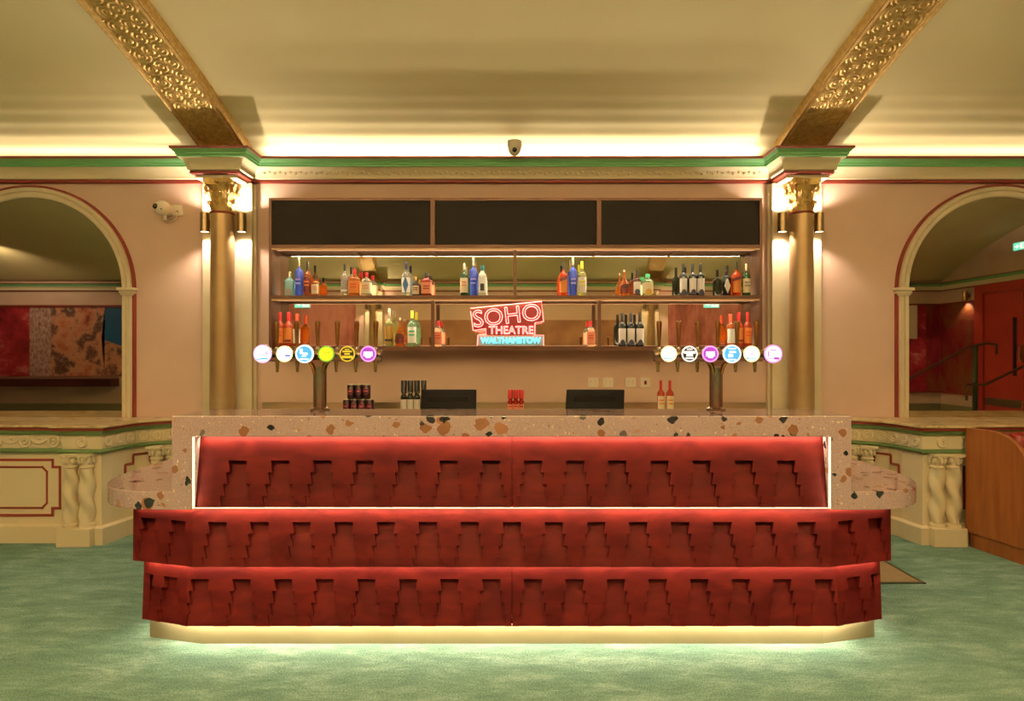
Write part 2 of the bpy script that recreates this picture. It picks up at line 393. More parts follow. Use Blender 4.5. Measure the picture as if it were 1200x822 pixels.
# ------------------------------------------------------------------ gilded ribs of the vault
def ribs():
    rng = np.random.RandomState(3)
    cells = []
    L_ = 9.9; W_ = .30
    # scroll centres: staggered pairs along the band
    k = 0; s = 0.0
    while s < L_+.2:
        cells.append((s, -.085, 1)); cells.append((s+.055, .085, -1)); cells.append((s+.03, 0.0, 1 if k % 2 else -1)); s += .115; k += 1
    cells = np.array(cells); cells[:, 0] += rng.uniform(-.008, .008, len(cells)); cells[:, 1] += rng.uniform(-.01, .01, len(cells))
    for sx in (-1, 1):
        lab = ('gilded ceiling rib with carved scrollwork rising from the %s pier' % ('left' if sx < 0 else 'right'))
        t = thing('ceiling_rib', lab, 'ceiling rib', (sx*PX, 5.3, vault_z(5.3)), 'gilded ceiling ribs')
        def cx(s): return sx*(2.36+.1*s)
        # carved face
        sv = np.concatenate([np.arange(.1, 2.1, .0085), np.arange(2.1, 9.9, .05)])
        uv = np.linspace(-.148, .148, 42)
        S, U = np.meshgrid(sv, uv, indexing='ij')
        d2 = (S[..., None]-cells[:, 0])**2+(U[..., None]-cells[:, 1])**2
        idx = d2.argmin(-1); r = np.sqrt(np.take_along_axis(d2, idx[..., None], -1)[..., 0])
        th = np.arctan2(U-cells[idx, 1], S-cells[idx, 0])*cells[idx, 2]
        hgt = .5+.5*np.cos(2*PI*r/.026+th)
        d2s = np.sort(np.sqrt(d2), -1); edge = np.clip((d2s[..., 1]-d2s[..., 0])/.012, 0, 1)
        hgt = (hgt**.6)*(.45+.55*edge)*.010+.003*np.sin(S*210+3*np.sin(U*70))*(1-edge)
        vs = []; fs = []
        nu = len(uv)
        for i, s in enumerate(sv):
            y = YB-s; z0 = vault_z(y)-.055
            for j, u in enumerate(uv): vs.append((cx(s)+u, y, z0-hgt[i, j]))
        for i in range(len(sv)-1):
            for j in range(nu-1): a = i*nu+j; fs.append((a, a+1, a+nu+1, a+nu))
        mb = MB(); mb.v = vs; mb.f = fs; mb.m = [0]*len(fs); mb.build('carved_face', M_gold, t, smooth=True)
        for e in (-1, 1):
            prof = [(.148, -.052), (.152, -.066), (.160, -.074), (.168, -.066), (.174, -.060), (.182, -.070), (.190, -.072), (.198, -.062), (.204, -.03), (.208, 0.03)]
            mb = MB(); sl = np.arange(.1, 9.95, .06); q = len(prof)
            for s in sl:
                y = YB-s
                for (o, dz) in prof: mb.v.append((cx(s)+e*o, y, vault_z(y)+dz))
            for i in range(len(sl)-1):
                for j in range(q-1): a = i*q+j; mb.f.append((a, a+1, a+q+1, a+q)); mb.m.append(0)
            mb.build('edge_moulding', M_gold, t, smooth=True)
ribs()

# ------------------------------------------------------------------ gilded columns and wall lamps
def make_column():
    t = thing('column', '', 'column', (0, 0, 0), 'gilded columns')
    mb = MB(); mb.lathe([(.13, 0), (.13, .1), (.118, .11), (.125, .14), (.105, .17), (.1, .2)], seg=28); mb.build('base', M_goldcol, t, local=True, smooth=True)
    mb = MB(); mb.lathe([(.098, .2), (.097, 1.2), (.093, 2.0), (.090, 2.585)], seg=40); mb.build('shaft', M_goldcol, t, local=True, smooth=True)
    mb = MB(); mb.lathe([(.091, 2.585), (.097, 2.59), (.097, 2.6), (.090, 2.604)], seg=28); mb.build('neck_ring', M_red, t, local=True, smooth=True)
    mb = MB()
    mb.lathe([(.080, 2.6), (.080, 2.68), (.088, 2.74), (.106, 2.80), (.112, 2.812)], seg=24)
    # abacus with concave sides
    ab = []
    for k in range(4):
        a = PI/4+k*PI/2
        ab.append((.150*math.cos(a-.12), .150*math.sin(a-.12))); ab.append((.150*math.cos(a+.12), .150*math.sin(a+.12)))
        am = a+PI/4; ab.append((.098*math.cos(am), .098*math.sin(am)))
    mb.prism(ab, 2.826, 2.862); mb.prism([(p[0]*.93, p[1]*.93) for p in ab], 2.812, 2.828)
    # two rows of acanthus leaves
    for row, (z0, z1, r0, ro, n, ph) in enumerate(((2.605, 2.685, .083, .115, 8, 0), (2.64, 2.765, .083, .128, 8, PI/8))):
        for k in range(n):
            a = 2*PI*k/n+ph; ca, sa = math.cos(a), math.sin(a)
            pts = [(r0, z0, .024), (r0+.008, (z0+z1)/2, .031), (ro-.012, z1, .028), (ro, z1-.006, .018), (ro-.004, z1-.026, .006)]
            for i in range(len(pts)-1):
                (ra, za, wa), (rb, zb, wb) = pts[i], pts[i+1]
                def q(r, z, w_, d=0): return ((r+d)*ca-w_*sa, (r+d)*sa+w_*ca, z)
                mid = .008
                mb.quad(q(ra, za, -wa), q(ra, za, 0, mid), q(rb, zb, 0, mid), q(rb, zb, -wb))
                mb.quad(q(ra, za, 0, mid), q(ra, za, wa), q(rb, zb, wb), q(rb, zb, 0, mid))
            for sd in (-1, 1):
                mb.ball(((ro-.008)*ca-sd*.02*sa, (ro-.008)*sa+sd*.02*ca, z1-.012), .009, seg=6)
    # corner volutes
    for k in range(4):
        a = PI/4+k*PI/2; pts = []
        for i in range(22):
            u = i/21; an = -PI/2+u*3.4*PI; r = .033*(1-u*.8)
            rad = .112+r*math.cos(an)*.9; zz = 2.785+r*math.sin(an)
            pts.append((rad*math.cos(a), rad*math.sin(a), zz))
        mb.tube(pts, [.010*(1-.5*i/21) for i in range(22)], seg=6)
        for am in (a+PI/4,):
            mb.ball((.105*math.cos(am), .105*math.sin(am), 2.838), .02, seg=8)
    mb.build('capital', M_gold, t, local=True, smooth=True)
    return t
def make_sconce():
    t = thing('wall_lamp', '', 'wall lamp', (0, 0, 0), 'brass up-and-down wall lamps on the piers')
    mb = MB(); r0, r1, h = .037, .033, .078
    mb.lathe([(r1, -h+.006), (r1, -h), (r0, -h), (r0, h), (r1, h), (r1, h-.006)], seg=24, cap=False)
    mb.build('lamp_body', M_bronzelamp, t, local=True, smooth=True)
    mb = MB(); mb.box(-.012, .012, .03, .075, -.03, .03); mb.build('bracket', M_brass, t, local=True)
    for za, zb_ in ((-h+.004, -h+.008), (h-.008, h-.004)): mb = MB(); mb.lathe([(.0325, za), (.0325, zb_)], seg=20); mb.build('lamp_glass', M_lampglow, t, local=True)
    spot('up_light', (0, -.004, h), (PI, 0, 0), P_SCONCE, WARM2, 150, .5, .025, t)
    spot('down_light', (0, -.004, -h), (0, 0, 0), P_SCONCE*.8, WARM2, 130, .6, .025, t)
    return t
col0 = make_column(); sc0 = make_sconce()
first = [True, True]
def put(proto, k, loc, rz, label, group=None):
    o = proto if first[k] else copy_tree(proto); first[k] = False
    o.location = loc; o.rotation_euler = (0, 0, rz); o['label'] = label
    if group: o['group'] = group
    return o
for sx, sn in ((-1, 'left'), (1, 'right')):
    put(col0, 0, (sx*PX, 5.33, 0), 0, 'gilded engaged column with leafy capital on the %s side of the bar' % sn)
    for dx in (-1, 1):
        side = 'outer' if dx == sx else 'inner'
        put(sc0, 1, (sx*PX+dx*.152, 5.345, 2.525), 0, 'brass cylinder wall lamp on the %s flank of the %s column' % (side, sn))
    put(col0, 0, (sx*RX, -4.43, 0), PI, 'gilded column on the opposite wall, seen in the mirror %s of the neon sign' % sn, 'gilded columns on the opposite wall')
    for dx in (-1, 1):
        side = 'outer' if dx == sx else 'inner'
        put(sc0, 1, (sx*RX+dx*.152, -4.445, 2.525), PI, 'brass wall lamp on the opposite wall, %s flank of the %s column in the mirror' % (side, sn), 'wall lamps on the opposite wall')

# ------------------------------------------------------------------ arched mirrors
def arch_mirror(cx, zc, R, z0, label):
    t = thing('arched_mirror', label, 'mirror', (cx, YB, z0), 'arched wall mirrors')
    arc = [(cx+R*math.cos(a), zc+R*math.sin(a)) for a in np.linspace(0, PI, 41)]
    mb = MB(); mb.prism([(cx-R, z0), (cx+R, z0)]+[(p[0], p[1]) for p in arc], YB-.012, YB-.002, 'y'); mb.build('mirror_glass', M_mirror, t)
    def ring(prof, m, name, zb):
        mb = MB(); path = [(cx+1, zb, None)]
        pts = [(1, 0, R, zb)]+[(math.cos(a), math.sin(a), R, zc) for a in np.linspace(0, PI, 41)]+[(-1, 0, R, zb)]
        q = len(prof)
        for (c_, s_, r_, zz) in pts:
            for (o, d) in prof: mb.v.append((cx+(r_+o)*c_, YB-d, zz+(r_+o)*s_))
        for i in range(len(pts)-1):
            for j in range(q-1): a = i*q+j; mb.f.append((a, a+1, a+q+1, a+q)); mb.m.append(0)
        mb.build(name, m, t, smooth=True)
    ring([(-.004, .012), (-.004, .03), (.006, .038), (.03, .038), (.036, .026), (.044, .026), (.05, .042), (.075, .046), (.082, .03)], M_wall2, 'archivolt', z0)
    ring([(.086, .03), (.087, .033), (.1, .033), (.102, 0)], M_red, 'red_border', z0)
    for s in (-1, 1):
        mb = MB(); x = cx+s*(R+.045)
        mb.box(x-.062, x+.062, YB-.06, YB, zc-.035, zc-.012); mb.box(x-.075, x+.075, YB-.075, YB, zc-.012, zc+.015)
        mb.box(x-.055, x+.055, YB-.052, YB, zc-.05, zc-.035)
        mb.build('impost', M_wall2, t, bevel=.008)
arch_mirror(-4.07, Z(340, 5.5), .783, .905, 'tall arched wall mirror left of the bar reflecting a red and blue mural')
arch_mirror(4.135, Z(340, 5.5), .79, .905, 'tall arched wall mirror right of the bar reflecting a red door')

# ------------------------------------------------------------------ raised marble-topped platforms on both sides
LP = [(-12.99, 4.98), (-3.40, 4.98), (-3.40, 4.93), (-3.12, 4.93), (-3.10, 5.03), (-3.09, 5.14), (-3.05, 5.25), (-2.98, 5.33), (-2.90, 5.39), (-2.80, 5.44), (-2.66, 5.49)]
def twisted(mb, x, y):
    mb.lathe([(.056, .138), (.056, .16), (.048, .17)], c=(x, y, 0), seg=16)
    prof = [(.046+.004*math.sin(PI*i/30), .17+.41*i/30) for i in range(31)]
    mb.lathe(prof, c=(x, y, 0), seg=32, twist=30, flute=.24, nfl=2)
    mb.lathe([(.040, .58), (.05, .585), (.05, .595), (.042, .60), (.045, .64), (.058, .672)], c=(x, y, 0), seg=16)
    for k in range(8):
        a = k*PI/4; mb.ball((x+.05*math.cos(a), y+.05*math.sin(a), .64), .016, seg=6, sz=1.6)
        mb.ball((x+.058*math.cos(a+.4), y+.058*math.sin(a+.4), .667), .012, seg=6)
    mb.box(x-.06, x+.06, y-.06, y+.06, .675, .69)
def platform(sx, label):
    path = LP if sx < 0 else [(-p[0], p[1]) for p in LP][::-1]
    if sx > 0: path[-1] = (10.29, 4.98)
    t = thing('raised_platform', label, 'platform', (sx*3.4, 5.2, 0), 'marble-topped platforms beside the bar')
    def sw(name, prof, m, smooth=False):
        mb = MB(); mb.sweep(path, prof); return mb.build(name, m, t, smooth=smooth)
    sw('plinth', [(.04, 0), (.04, .125), (.03, .132), (.01, .138), (0, .138)], M_cream)
    sw('front_face', [(0, .138), (0, .69)], M_cream)
    sw('green_moulding', [(0, .688), (.03, .69), (.036, .705), (.028, .72), (.012, .722)], M_olive, True)
    sw('frieze', [(.012, .722), (.012, .826)], M_cream)
    sw('green_band', [(.012, .826), (.03, .828), (.036, .842), (.045, .86), (.045, .862)], M_olive, True)
    sw('red_band', [(.045, .862), (.055, .864), (.055, .886), (.05, .888)], M_red)
    # slab
    mb = MB(); P2 = []
    tmp = MB(); tmp.sweep(path, [(.075, 0)]); P2 = [(v[0], v[1]) for v in tmp.v]
    xa, xb = path[0][0], path[-1][0]
    poly = P2+[(xb, 5.494), (xa, 5.494)]
    mb.prism(poly, .887, .906); mb.build('marble_top', M_marble, t, bevel=.004)
    mb = MB(); tmp = MB(); tmp.sweep(path, [(-.01, 0)]); mb.prism([(v[0], v[1]) for v in tmp.v]+[(xb, 5.494), (xa, 5.494)], 0.01, .886); mb.build('core', M_cream, t)
    # rosettes and swags of the frieze
    for i in range(len(path)-1):
        a = Vector(path[i]); b = Vector(path[i+1]); L_ = (b-a).length; dr = (b-a).normalized(); nr = Vector((dr.y, -dr.x))
        if L_ < .03: continue
        n = max(1, int(L_/.215)); 
        for k in range(n):
            p = a+dr*(L_*(k+.5)/n)
            if abs(p.x) > 6.5: continue
            o = p+nr*.016; ring = []; mb = MB()
            big = L_ > .5
            R_ = .04 if big else .032
            for q in range(14):
                an = 2*PI*q/14; v = dr*(R_*math.cos(an)); ring.append((o.x+v.x, o.y+v.y, .773+R_*math.sin(an)))
            mb.tube(ring, .011, seg=8, closed=True)
            for q in range(6):
                an = 2*PI*q/6; v = dr*(.017*math.cos(an)); mb.ball((o.x+v.x, o.y+v.y, .773+.017*math.sin(an)), .011, seg=6)
            mb.build('rosette', M_cream, t, smooth=True)
            if big:
                pts = []; mb = MB()
                for q in range(9):
                    u = q/8; v = o+dr*(.045+.125*u); pts.append((v.x, v.y, .79-.03*math.sin(PI*u)))
                mb.tube(pts, [.006+.009*math.sin(PI*q/8) for q in range(9)], seg=6)
                v = o+dr*.107; mb.ball((v.x, v.y, .80), .013, seg=6); mb.build('swag', M_cream, t, smooth=True)
    # twisted columns
    for (cx_, cy_) in ((3.335, 4.945), (3.215, 4.945), (3.04, 5.16) if False else (2.90, 5.33), (2.80, 5.38)):
        mb = MB(); twisted(mb, sx*cx_, cy_-.035); mb.build('twisted_column', M_cream, t, smooth=True)
    for (cx_, cy_) in ((3.335, 4.91), (3.215, 4.91)):
        mb = MB(); mb.box(sx*cx_-.066, sx*cx_+.066, cy_-.075, cy_+.06, 0, .138); mb.build('column_plinth', M_cream, t, bevel=.005)
    # painted red outlines
    def strip(pts, wd=.018):
        mb = MB()
        for i in range(len(pts)-1):
            (xa_, za_), (xb_, zb_) = pts[i], pts[i+1]; v = Vector((xb_-xa_, zb_-za_)); v.normalize(); n_ = Vector((-v.y, v.x))*wd/2; e = v*wd/2
            q = [(xa_-e.x+n_.x, za_-e.y+n_.y), (xb_+e.x+n_.x, zb_+e.y+n_.y), (xb_+e.x-n_.x, zb_+e.y-n_.y), (xa_-e.x-n_.x, za_-e.y-n_.y)]
            mb.prism(q, 4.976-.0004*i, 4.982, 'y')
        mb.build('painted_outline', M_red, t)
    for (a, b) in ((3.47, 5.35), (5.6, 7.6)):
        def mir(p): return [(sx*q[0], q[1]) for q in p]
        lo, hi, k = .205, .630, .055
        strip(mir([(a, lo+k), (a, hi-k), (a+k, hi-k), (a+k, hi), (b-k, hi), (b-k, hi-k), (b, hi-k), (b, lo+k), (b-k, lo+k), (b-k, lo), (a+k, lo), (a+k, lo+k), (a, lo+k)]))
        a2, b2, lo2, hi2, c = a+.10, b-.10, .262, .575, .035
        strip(mir([(a2, lo2+c), (a2, hi2-c), (a2+c, hi2), (b2-c, hi2), (b2, hi2-c), (b2, lo2+c), (b2-c, lo2), (a2+c, lo2), (a2, lo2+c)]), .014)
    # stepped outline on the curved return
    cur = [Vector((sx*q[0], q[1])) for q in ((-3.09*-1, 5.14), (3.05, 5.25), (2.98, 5.33), (2.90, 5.39))]
    Ls = [0]
    for i in range(3): Ls.append(Ls[-1]+(cur[i+1]-cur[i]).length)
    def onc(u):
        u *= Ls[-1]
        for i in range(3):
            if u <= Ls[i+1]+1e-6: k = (u-Ls[i])/(Ls[i+1]-Ls[i]); return cur[i].lerp(cur[i+1], k)
        return cur[-1]
    pts = [(0.08, .25), (0.08, .56), (.30, .56), (.30, .63), (.70, .63), (.70, .56), (.92, .56), (.92, .25), (.08, .25)]
    mb = MB()
    for i in range(len(pts)-1):
        (u0, z0_), (u1, z1_) = pts[i], pts[i+1]
        m_ = 5; w3 = [onc(u0+(u1-u0)*k/m_) for k in range(m_+1)]
        mb.tube([(p.x-sx*.004, p.y-.004, z0_+(z1_-z0_)*k/m_) for k, p in enumerate(w3)], .0095, seg=6)
    mb.build('painted_outline', M_red, t)
platform(-1, 'cream plaster platform with marble top and twisted columns left of the bar')
platform(1, 'cream plaster platform with marble top behind the wooden booth right of the bar')

# ------------------------------------------------------------------ the bar counter
bar = thing('bar_counter', 'long stepped red bar counter with terrazzo top and glowing light strips', 'bar counter', (0, 3.6, 0))
FX0, FX1, FY, FY2 = -1.643, 1.639, 3.13, 3.51
mb = MB()
mb.prism([(FX0, .70), (FX0+.099, .70), (FX0+.099, 1.054), (FX1-.099, 1.054), (FX1-.099, .70), (FX1, .70), (FX1, 1.154), (FX0, 1.154)], FY, FY2, 'y')
mb.build('counter_top', M_terrazzo, bar, bevel=.004)
for s in (-1, 1):
    n = 14
    pl = [(1.62, 3.13), (1.72, 3.131)]
    for i in range(1, n+1):
        a = -PI/2+PI/2*i/n; pl.append((1.72+.43*math.cos(a)**.85 if i < n else 2.15, 3.62+.49*math.sin(a)))
    pl += [(2.155, 3.85), (2.15, 4.02), (2.10, 4.12), (2.0, 4.16), (1.2, 4.16), (1.2, 3.52), (1.62, 3.52)]
    mb = MB(); mb.prism([(s*p[0], p[1]) for p in pl], .70, .788); mb.build('side_shelf', M_terrazzo, bar, bevel=.004)
# stepped panels
def panel(name, B0, B1, T0, T1, centers, tz, row_h, thick=.034, hwt=(.046, .056, .067, .078), hwb=(.037, .045, .055, .066)):
    """B0,B1 bottom corners; T0,T1 top corners (left,right seen from the front); centers = distances along the bottom from B0"""
    B0, B1, T0, T1 = map(Vector, (B0, B1, T0, T1)); W = (B1-B0).length; Ht = ((T0+T1)/2-(B0+B1)/2).length
    nrm = (B1-B0).cross(T0-B0).normalized()          # towards the viewer
    def mp(u, v, d=0): a = B0.lerp(B1, u/W); b = T0.lerp(T1, u/W); return a.lerp(b, v/Ht)-nrm*d
    mb = MB(); top_v = Ht-tz
    def dp(v): return thick*(.16+.84*min(1, max(0, v/top_v))**1.3)      # the cut-outs run out towards the bottom edge
    def mr(u, v): return mp(u, v, dp(v))
    mb.quad(mp(0, top_v), mp(W, top_v), mp(W, Ht), mp(0, Ht))
    vs = [top_v-k*row_h for k in range(4)]+[0]
    for k in range(4):
        v1, v0 = vs[k], vs[k+1]
        if v1 <= v0+1e-4: continue
        edges = [(0, 0)]
        for c in centers: edges += [(max(0, c-hwt[k]), max(0, c-hwb[k])), (min(W, c+hwt[k]), min(W, c+hwb[k]))]
        edges.append((W, W))
        for i in range(0, len(edges), 2):
            (a1, a0), (b1, b0) = edges[i], edges[i+1]
            if b1 <= a1 and b0 <= a0: continue
            mb.quad(mp(a0, v0), mp(b0, v0), mp(b1, v1), mp(a1, v1))
        for c in centers:
            for sd in (-1, 1):
                x1, x0 = min(W, max(0, c+sd*hwt[k])), min(W, max(0, c+sd*hwb[k]))
                mb.quad(mp(x0, v0), mp(x1, v1), mr(x1, v1), mr(x0, v0))
                if k:
                    xp = min(W, max(0, c+sd*hwb[k-1]))
                    mb.quad(mp(x1, v1), mp(xp, v1), mr(xp, v1), mr(x1, v1))
            if k == 0:
                mb.quad(mp(max(0, c-hwt[0]), v1), mp(min(W, c+hwt[0]), v1), mr(min(W, c+hwt[0]), v1), mr(max(0, c-hwt[0]), v1))
    gv = [0]+[top_v*q/8 for q in range(1, 9)]
    for q in range(8): mb.quad(mr(0, gv[q]), mr(W, gv[q]), mr(W, gv[q+1]), mr(0, gv[q+1]))
    mb.quad(mr(0, top_v), mr(W, top_v), mp(W, Ht, thick), mp(0, Ht, thick))
    mb.quad(mp(0, 0), mp(0, Ht), mp(0, Ht, thick), mp(0, 0, thick)); mb.quad(mp(W, 0), mp(W, Ht), mp(W, Ht, thick), mp(W, 0, thick))
    mb.quad(mr(0, 0), mr(W, 0), mp(W, 0, thick), mp(0, 0, thick))
    return mb.build(name, M_tier, bar)
G = .0012
# tier 1 (inside the terrazzo frame): two boards
sp1 = 49.93*3.16/F
for s in (0, 1):
    x0, x1 = ((FX0+.1, -G), (G, FX1-.1))[s]
    cs = [sp1*(i-6.5) for i in range(14)]
    panel('front_panel', (x0, 3.16, .704), (x1, 3.16, .704), (x0, 3.215, 1.06), (x1, 3.215, 1.06), [c-x0 for c in cs if x0 < c < x1], .134, .0575)
def tier(zb, zt, yb, yt, xc, xs, ys, inset, cs, cs_ch, tz, rh, split, ychb):
    """front boards, canted corner boards and plain ends"""
    edges = [(-xc, -G), (G, xc)] if split else [(-xc, xc)]
    for (x0, x1) in edges:
        panel('front_panel', (x0, yb, zb), (x1, yb, zb), (x0*yt/yb if abs(x0) > .1 else x0, yt, zt), (x1*yt/yb if abs(x1) > .1 else x1, yt, zt), [c-x0 for c in cs if x0-.02 < c < x1+.02], tz, rh)
    for s in (-1, 1):
        a = (s*xc, yb); b = (s*xs, ychb); bt = (s*(xs-inset), ychb+.055); xa_ = s*xc*yt/yb
        L_ = math.hypot(b[0]-a[0], b[1]-a[1])
        P = ((b[0], b[1], zb), (a[0], a[1], zb), (bt[0], bt[1], zt), (xa_, yt, zt)) if s < 0 else ((a[0], a[1], zb), (b[0], b[1], zb), (xa_, yt, zt), (bt[0], bt[1], zt))
        cc = sorted([L_-c for c in cs_ch] if s < 0 else cs_ch)
        panel('corner_panel', *P, cc, tz, rh)
        Q = ((b[0], ys, zb), (b[0], b[1], zb), (bt[0], ys, zt), (bt[0], bt[1], zt)) if s < 0 else ((b[0], b[1], zb), (b[0], ys, zb), (bt[0], bt[1], zt), (bt[0], ys, zt))
        Ls = ys-b[1]; panel('end_panel', *Q, [Ls*(k+.5)/4 for k in range(4)], tz, rh)
sp2 = 49.3*3.15/F; sp3 = 48.75*3.19/F
tier(.417, .699, 3.15, 3.205, 1.552, 1.90, 4.1, -.03, [sp2*(i-7) for i in range(15)], [.085, .268], .075, .0565, False, 3.25)
tier(.112, .414, 3.19, 3.245, 1.60, 1.868, 4.08, -.02, [sp3*(i-7.5) for i in range(16)], [.105, .262], .085, .0565, True, 3.275)
mb = MB(); pl = [(-1.857, 4.05), (-1.857, 3.325), (-1.559, 3.25), (1.559, 3.25), (1.857, 3.325), (1.857, 4.05)]
mb.prism(pl, .0, .125); mb.build('plinth', M_plinth, bar)
mb = MB(); mb.prism([(-1.80, 4.05), (-1.80, 3.38), (-1.5, 3.31), (1.5, 3.31), (1.8, 3.38), (1.8, 4.05)], .125, .70)
mb.box(-1.54, 1.54, 3.30, 3.5, .70, 1.053); mb.build('carcass', M_blackpl, bar)
mb = MB(); mb.box(-1.5, 1.5, 3.515, 4.1, .89, .93); mb.build('work_bench', M_steel, bar)
# shallow boards closing the shelves above each light strip
for (yb, yt, z, xc, xs, yc) in ((3.165, 3.31, .706, 1.54, 1.54, 3.165), (3.166, 3.32, .419, 1.545, 1.88, 3.262), (3.206, 3.34, .118, 1.59, 1.85, 3.288)):
    mb = MB(); mb.prism([(-xs, yc+.08), (-xs, yc), (-xc, yb), (xc, yb), (xs, yc), (xs, yc+.08), (xc, yt), (-xc, yt)] if xs > xc else [(-xc, yb), (xc, yb), (xc, yt), (-xc, yt)], z, z+.006)
    mb.build('strip_rail', M_tier, bar)
# LED strips of the bar
def led(x0, y0, x1, y1, z, power, rx=0, col=WARM, vis=True, wd=.010):
    if x1 < x0: x0, y0, x1, y1 = x1, y1, x0, y0
    L_ = math.hypot(x1-x0, y1-y0); an = math.atan2(y1-y0, x1-x0); mx_, my_ = (x0+x1)/2, (y0+y1)/2
    if vis:
        d = Vector((x1-x0, y1-y0)).normalized(); n_ = Vector((-d.y, d.x))*.004
        mb = MB(); mb.prism([(x0-n_.x, y0-n_.y), (x1-n_.x, y1-n_.y), (x1+n_.x, y1+n_.y), (x0+n_.x, y0+n_.y)], z, z+.004); mb.build('light_strip', M_ledb, bar)
    o = area('strip_light', (mx_, my_, z-.003), (0, 0, 0), L_, wd, power, col, bar, 150 if rx > .5 else 180)
    o.rotation_euler = (Matrix.Rotation(an, 3, 'Z') @ Matrix.Rotation(rx, 3, 'X')).to_euler()
led(-1.53, 3.188, 1.53, 3.188, 1.049, P_FASCIA, rx=.55, col=LEDC)
led(-1.55, 3.176, 1.55, 3.176, .698, P_TIER, rx=.55, col=LEDC)
for s in (-1, 1):
    led(s*1.56, 3.182, s*1.90, 3.279, .698, P_TIER*.11, rx=.55, col=LEDC)
    led(s*1.60, 3.214, s*1.865, 3.297, .411, P_TIER*.09, rx=.55, col=LEDC)
    led(s*1.572, 3.222, s*1.862, 3.30, .113, P_PLINTH*.05, col=LEDC)
    led(s*1.875, 3.32, s*1.875, 4.02, .113, P_PLINTH*.04, col=LEDC)
led(-1.59, 3.212, 1.59, 3.212, .411, P_TIER, rx=.55, col=LEDC)
led(-1.58, 3.222, 1.58, 3.222, .110, P_PLINTH, col=LEDC)
for s, xx in ((-1, FX0+.099), (1, FX1-.099)):
    mb = MB(); xa, xb = (xx, xx+.004) if s < 0 else (xx-.004, xx)
    mb.box(xa, xb, 3.136, 3.146, .706, 1.05); mb.build('light_strip', M_ledb, bar)
    o = area('strip_light', (xx-s*.008, 3.15, .878), (0, 0, 0), .34, .01, .35, LEDC, bar)
    o.rotation_euler = (0, s*PI/2, 0)

# ------------------------------------------------------------------ back counter and shelving
bc = thing('back_counter', 'low back counter with upstand against the wall below the shelves', 'counter', (0, 5.2, 0))
bx0, bx1 = X(308, 5.45), X(897, 5.45)
mb = MB(); mb.box(bx0, bx1, 4.86, 5.44, .94, .98); mb.build('worktop', M_steel, bc)
mb = MB(); mb.box(bx0, bx1, 5.44, 5.455, .98, 1.035); mb.build('upstand', M_steel, bc)
mb = MB(); mb.box(bx0, bx1, 4.92, 5.44, .004, .94); mb.build('body', M_blackpl, bc)
SY0, SYM = 5.275, 5.48
sh = thing('bar_shelving', 'bronze framed mirror-backed shelving on the wall behind the bar', 'shelving', (0, 5.4, 1.45))
sx0, sx1 = X(315, SY0), X(893.5, SY0)
zt, zc, zc2 = Z(232, SY0), Z(287, SY0), Z(291, SY0)
s1t, s1b, s0t, s0b = Z(346.3, SY0), Z(350.6, SY0), Z(406.3, SY0), Z(411, SY0)
tk = .022
mb = MB()
mb.box(sx0, sx0+tk, SY0, 5.5, s0b, zt); mb.box(sx1-tk, sx1, SY0, 5.5, s0b, zt)
mb.box(sx0+tk, sx1-tk, SY0, 5.5, zt-.022, zt)
mb.box(sx0+tk, sx1-tk, SY0, 5.5, zc2, zc)
for px in (507, 702): mb.box(X(px, SY0)-.018, X(px, SY0)+.018, SY0, 5.48, zc, zt-.022)
mb.build('frame', M_bronze, sh)
mb = MB(); mb.box(X(603.5, SY0)-.012, X(603.5, SY0)+.012, SY0+.004, SY0+.03, s1t, zc2); mb.build('divider', M_bronze, sh)
for px in (507, 702.5): mb = MB(); mb.box(X(px, SY0)-.014, X(px, SY0)+.014, SY0+.004, SY0+.035, s0t, s1b); mb.build('divider', M_bronze, sh)
for px in (411, 505, 702, 797): mb = MB(); mb.box(X(px, SY0)-.012, X(px, SY0)+.012, SY0+.03, 5.476, zc2-.012, zc2); mb.build('bracket', M_bronze, sh)
mb = MB(); mb.box(sx0+tk, sx1-tk, SY0, SYM, s1b, s1t); mb.build('shelf', M_bronze, sh)
mb = MB(); mb.box(sx0+tk, sx1-tk, SY0, 5.5, s0b, s0t); mb.build('shelf', M_bronze, sh)
mb = MB(); mb.box(sx0+tk, sx1-tk, SYM, SYM+.006, s0t, zc2); mb.build('mirror_back', M_mirror, sh)
for (a, b) in ((318, 504), (510, 699), (705, 890)):
    mb = MB(); mb.box(X(a, SY0), X(b, SY0), SY0+.012, SY0+.03, zc+.003, zt-.025); mb.build('door', M_black, sh)
def shled(z, y, power, up, vis=True):
    mb = MB(); zz = z-.002 if up else z+.002
    mb.box(sx0+.03, sx1-.03, y-.012, y-.010, zz, zz+(.008 if up else -.008)); mb.build('strip_channel', M_bronze, sh)
    mb = MB(); mb.box(sx0+.03, sx1-.03, y+.015, y+.017, zz, zz+(.008 if up else -.009)); mb.build('strip_channel', M_bronze, sh)
    if not up:
        mb = MB(); mb.box(sx0+tk, sx1-tk, SY0, SY0+.008, z-.008, z+.006); mb.build('lip', M_lip, sh)
    area('strip_light', ((sx0+sx1)/2, y, z+(.004 if up else -.004)), (PI if up else 0, 0, 0), sx1-sx0-.1, .026, power, COVE, sh)
shled(zc2-.006, SY0+.03, P_SHELF*2.2, False)
shled(s1b-.006, SY0+.03, P_SHELF*2.2, False)
shled(s1t+.003, SYM-.020, P_SHELF*3.6, True)
shled(s0t+.003, SYM-.020, P_SHELF*3.6, True)

